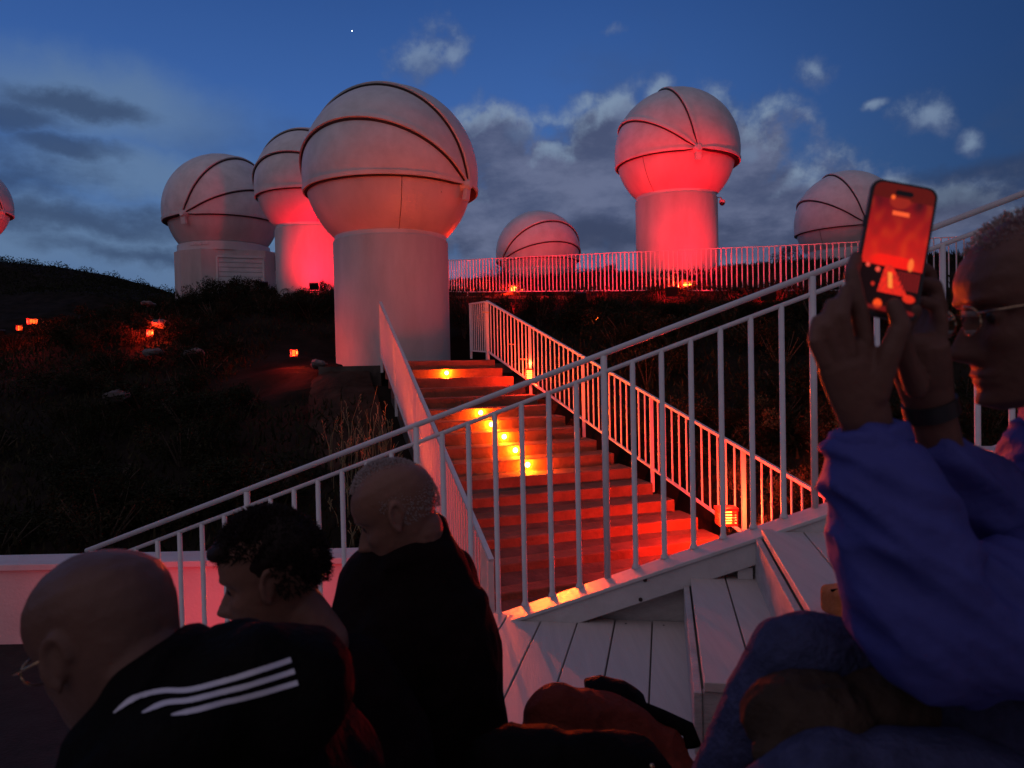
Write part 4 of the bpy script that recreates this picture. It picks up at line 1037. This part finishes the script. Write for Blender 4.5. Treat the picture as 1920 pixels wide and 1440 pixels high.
# watch
w0, w1 = at(1752, 795, 1.0), at(1739, 740, .99); d = (w1-w0).normalized()
mb2 = MB(); mb2.sweep([w0+d*.012, w0+d*.034], [.034, .034], [.028, .027], (1, -.35, 0), 24); mb2.build('watch_strap', M_black, P4, True, 40)
# jacket
mb = MB()
def slv(pts, rad, n=20): mb.limb([at(*p) for p in pts], rad, n)
slv([(1632, 842, .92), (1652, 900, .92), (1680, 1000, .91), (1712, 1110, .90), (1735, 1165, .90)], [.044, .060, .066, .072, .077])
slv([(1735, 1165, .90), (1850, 1170, .94), (1990, 1150, 1.0), (2100, 1080, 1.06)], [.078, .09, .105, .11])
slv([(1768, 862, 1.02), (1840, 950, 1.08), (1880, 1080, 1.14), (1960, 1200, 1.2), (2100, 1080, 1.25)], [.040, .055, .065, .075, .09])
spine(mb, [(2030, 775, 1.12, 90, .07), (2050, 850, 1.14, 165, .11), (2100, 960, 1.16, 225, .16), (2150, 1200, 1.16, 215, .2), (2150, 1500, 1.16, 215, .19), (2160, 1700, 1.16, 220, .18)])
mb.sweep([at(2000, 805, 1.07), at(2035, 775, 1.09), at(2090, 765, 1.14)], [.02, .028, .03], n=12)
def bfold(q, n):
    a = Vector((q.x*5, q.y*6, q.z*15+q.x*12)); r1 = 1-abs(noise.noise(a))*2.4; r2 = 1-abs(noise.noise(a*2.1+Vector((9, 1, 4))))*2.2
    return .014*r1+.006*r2
body(mb, P4, M_blue, 'jacket', .0055, 4, bfold)
cf = MB(); w0, w1 = at(1632, 835, .92), at(1626, 800, .92); cf.sweep([w0, w0.lerp(w1, .5), w1], [.052, .049, .046], [.046, .043, .040], (1, .25, 0), 28)
me_ = remesh(cf, .004, 2); displace(me_, folds(.003, 20)); place_world(me_, 'cuff', M_blue, P4)
# trousers: crossed legs
mb = MB()
mb.limb([at(2080, 1560, 1.15), at(1800, 1340, 1.10), at(1520, 1232, 1.05), at(1490, 1240, 1.05)], [.10, .085, .064, .062], 18)
mb.limb([at(1485, 1235, 1.05), at(1420, 1350, 1.06), at(1340, 1530, 1.10), at(1270, 1800, 1.15)], [.060, .056, .05, .045], 18)
body(mb, P4, M_jeans, 'trousers', .007, 4, lambda q, n: .004*noise.noise(Vector((q.x*14, q.y*10, q.z*30)))+.002*(1-abs(noise.noise(q*45))*2))
mb = MB(); mb.limb([at(2050, 1650, .92), at(1800, 1500, .90), at(1560, 1462, .88), at(1440, 1530, .88), at(1400, 1900, .9)], [.09, .08, .06, .055, .05], 16)
o = body(mb, P4, M_jeans, 'trouser_leg', .009, 4, folds(.005, 12)); 
mb = MB(); mb.limb([at(1270, 1800, 1.13), at(1180, 1900, 1.12)], [.045, .035], 12); mb.limb([at(1400, 1900, .9), at(1300, 2020, .9)], [.045, .035], 12)
body(mb, P4, M_black, 'shoes', .008, 3)
# cap on the lap
mb = MB(); cc = at(1512, 1345, .955); mb.ball(cc, (.082, .07, .056), 24); mb.ball(at(1650, 1330, .99), (.075, .06, .05), 20); mb.sweep([at(1425, 1400, .93), at(1500, 1412, .90), at(1600, 1400, .91)], [.012, .02, .012], [.03, .035, .03], (0, 0, 1), 14)
me_ = remesh(mb, .005, 6); displace(me_, lambda q, n: .007*noise.noise(q*16)+.003*(1-abs(noise.noise(q*34))*2.4))
cp = thing('cloth_cap', cc, 'soft brown cloth cap lying in the lap of the man with the phone', 'cap'); place_world(me_, 'crown', M_cap, cp)
# phone
T0, B0 = at(1697, 346, .935), at(1652, 596, .905); dn = (B0-T0).normalized(); rx_ = Vector((1, -.10, -.06)); rx_ = (rx_-dn*rx_.dot(dn)).normalized(); nn_ = dn.cross(rx_).normalized()
if nn_.y > 0: nn_ = -nn_
LNG = (B0-T0).length; WID = .0785; pc = (T0+B0)/2
ph = thing('phone', pc, 'black phone held up in portrait, its glowing red screen showing the view being photographed', 'phone')
def rrect(w, h, r, n=6):
    out = []
    for sx, sy, a0 in ((1, 1, 0), (-1, 1, 90), (-1, -1, 180), (1, -1, 270)):
        for k in range(n+1): a = R_(a0+90*k/n); out.append((sx*(w/2-r)+math.cos(a)*r, sy*(h/2-r)+math.sin(a)*r))
    return out
def plate(poly, z0, z1, name, m_, parent, bev=0):
    mb = MB(); n = len(poly); vs = [pc+rx_*x-dn*y+nn_*z for z in (z0, z1) for x, y in poly]
    mb.add(vs, [tuple(range(n-1, -1, -1)), tuple(range(n, 2*n))]+[(i, (i+1) % n, n+(i+1) % n, n+i) for i in range(n)])
    o = mb.build(name, m_, parent); 
    if bev: bevel(o, bev)
    return o
plate(rrect(WID, LNG, .013), -.004, .004, 'case', M_black, ph, .0015)
# screen picture, laid out in screen units (0..1 across, 0..1 down)
SW, SH_ = WID-.0075, LNG-.0075
sm_ = bpy.data.materials.new('screen_view'); sm_.use_nodes = True; t_ = sm_.node_tree; b_ = t_.nodes['Principled BSDF']; b_.inputs['Base Color'].default_value = (.01, .01, .01, 1); b_.inputs['Roughness'].default_value = .15; b_.inputs['Specular IOR Level'].default_value = .15
at_ = t_.nodes.new('ShaderNodeVertexColor'); at_.layer_name = 'picture'; t_.links.new(at_.outputs[0], b_.inputs['Emission Color']); b_.inputs['Emission Strength'].default_value = 1.0
NXs, NYs = 90, 180; mb = MB(); vs = []; cols = []
def pic(a, b):
    n1 = noise.noise((a*7, b*9, 2)); n2 = noise.noise((a*22, b*26, 5))
    if b < .12: base = Vector((.10, .006, .004))
    elif b < .64: k = (b-.12)/.52; base = Vector((.14+.55*k+.14*n1, .004+.02*max(0, n1)+.01*k, .008))
    else: base = Vector((.006, .001, .001))
    def blob_(x, y, rx, ry, cc_, pw=1):
        nonlocal base; d = ((a-x)/rx)**2+((b-y)/ry)**2; w = max(0, min(1, (1.25-d)*2)); base = base.lerp(Vector(cc_), w*pw)
    if .10 < b < .22: blob_(.45, .13, .17, .06, (.35, .02, .01), .8)
    blob_(.33, .105, .035, .018, (1, .12, .02))
    if abs(a-.50) < .14 and abs(b-.225) < .017: base = Vector((1, .11, .03))
    if .55 < b < .64: blob_(.5, .60, .35, .06, (1, .01, .005), .8)
    blob_(.80, .60, .045, .05, (1, .16, .03))
    if b > .63:
        if .40-(b-.63)*.3 < a < .52+(b-.63)*1.5 and b < .84: base = Vector((.75+.3*n2, .02, .01))
        if abs(a-(.50+(b-.70)*.4)) < .035 and .68 < b < .80: base = Vector((1, .25, .04))
        blob_(.12, .655, .035, .016, (.9, .08, .05)); blob_(.29, .675, .04, .02, (.9, .08, .05)); blob_(.25, .79, .03, .016, (.5, .02, .01))
        if .60 < a < .97 and .66 < b < .80 and a > .55+(b-.66)*1.2 and (a*22) % 1 < .45: base = Vector((.25, .01, .01))
        blob_(.86, .855, .10, .03, (.9, .03, .01), .8)
        if b > .86: blob_(.38, .93, .07, .035, (1, .07, .01)); blob_(.6, .96, .5, .02, (.25, .01, .01), .6)
    return (max(0, base.x+.05*n2*base.x), max(0, base.y), max(0, base.z), 1)
R4 = .011
for j in range(NYs+1):
    for i in range(NXs+1):
        a, b = i/NXs, j/NYs; y = (.5-b)*SH_; x = (a-.5)*SW
        ey_ = max(0, abs(y)-(SH_/2-R4)); lim = SW/2-R4+math.sqrt(max(0, R4*R4-ey_*ey_)); x = max(-lim, min(lim, x))
        vs.append(pc+rx_*x-dn*y*-1*-1+nn_*.0044); cols.append(pic(a, b))
mb.add(vs, [(j*(NXs+1)+i, (j+1)*(NXs+1)+i, (j+1)*(NXs+1)+i+1, j*(NXs+1)+i+1) for j in range(NYs) for i in range(NXs)])
so_ = mb.build('screen', sm_, ph); ca_ = so_.data.color_attributes.new('picture', 'FLOAT_COLOR', 'POINT')
ca_.data.foreach_set('color', np.array(cols, 'f').ravel())
isl = [(x+.000, y+LNG/2-.0145) for x, y in rrect(.021, .0065, .0031)]; plate(isl, .0046, .0048, 'camera_island', M_black, ph)
for sx in (-1,):
    plate([(sx*(WID/2+.0006)+q[0], q[1]+.03) for q in rrect(.0016, .014, .0006)], -.001, .001, 'side_button', M_black, ph)

# backpack and dark clothes on the deck, orange bag on the next tier
bc = at(1125, 1400, 1.92); bp_ = thing('backpack', bc, 'dark red backpack lying on the white boards with orange light along its edge', 'backpack')
mb = MB(); mb.limb([at(1040, 1345, 1.9), at(1120, 1372, 1.95), at(1230, 1425, 1.95), at(1290, 1490, 1.95)], [.085, .10, .085, .06], 18)
mb.limb([at(1030, 1440, 1.85), at(1240, 1500, 1.9)], [.12, .12], 16)
me_ = remesh(mb, .008, 5); displace(me_, lambda q, n: .014*noise.noise(q*7)+.006*(1-abs(noise.noise(q*15))*2.3)); place_world(me_, 'bag_body', M_bag, bp_)
mb = MB(); mb.sweep([at(1098, 1292, 2.05), at(1125, 1290, 2.05), at(1165, 1300, 2.05), at(1205, 1318, 2.05)], [.02, .032, .034, .02], [.05, .06, .06, .04], (0, 0, 1), 14)
me_ = remesh(mb, .006, 3); displace(me_, lambda q, n: .006*noise.noise(q*18)); place_world(me_, 'top_flap', M_jblack, bp_)
MB().sweep([at(1190, 1325, 2.0), at(1240, 1345, 1.98), at(1290, 1368, 1.97), at(1300, 1400, 1.93)], [.010]*4, [.022]*4, (0, 1, 0), 8).build('strap', M_jblack, bp_, True)
jc = at(1120, 1500, 1.5); t = thing('folded_jacket', jc, 'black folded jacket in a heap at the bottom centre, below the backpack', 'jacket')
mb = MB(); mb.limb([at(950, 1450, 1.5), at(1090, 1440, 1.5), at(1180, 1445, 1.5), at(1250, 1530, 1.52)], [.09, .08, .075, .07], 16); mb.limb([at(960, 1600, 1.5), at(1220, 1640, 1.5)], [.14, .14], 14)
me_ = remesh(mb, .009, 5); displace(me_, lambda q, n: .016*noise.noise(q*6)+.007*(1-abs(noise.noise(q*13))*2.3)); place_world(me_, 'cloth', M_jblack, t)
MB().ball(at(1222, 1437, 1.41), .006, 10).build('zip_pull', M_frame, t, True)
oc = at(1590, 1140, 2.15); oc.z = z2
t = thing('pouch', oc, 'small orange pouch on the upper boards, half hidden behind the blue sleeve', 'pouch')
M_or = mat('pouch_cloth', (.55, .16, .05), .7, .15, 10, .4, 50)
o = MB().box(oc+Vector((.01, 0, .042)), (.155, .09, .08), Matrix.Rotation(.25, 3, 'Z')).build('pouch_body', M_or, t); bevel(o, .018, 4)
MB().bar(oc+Vector((-.062, -.035, .079)), oc+Vector((.08, -.012, .079)), .006, .006).build('zip', M_jblack, t)
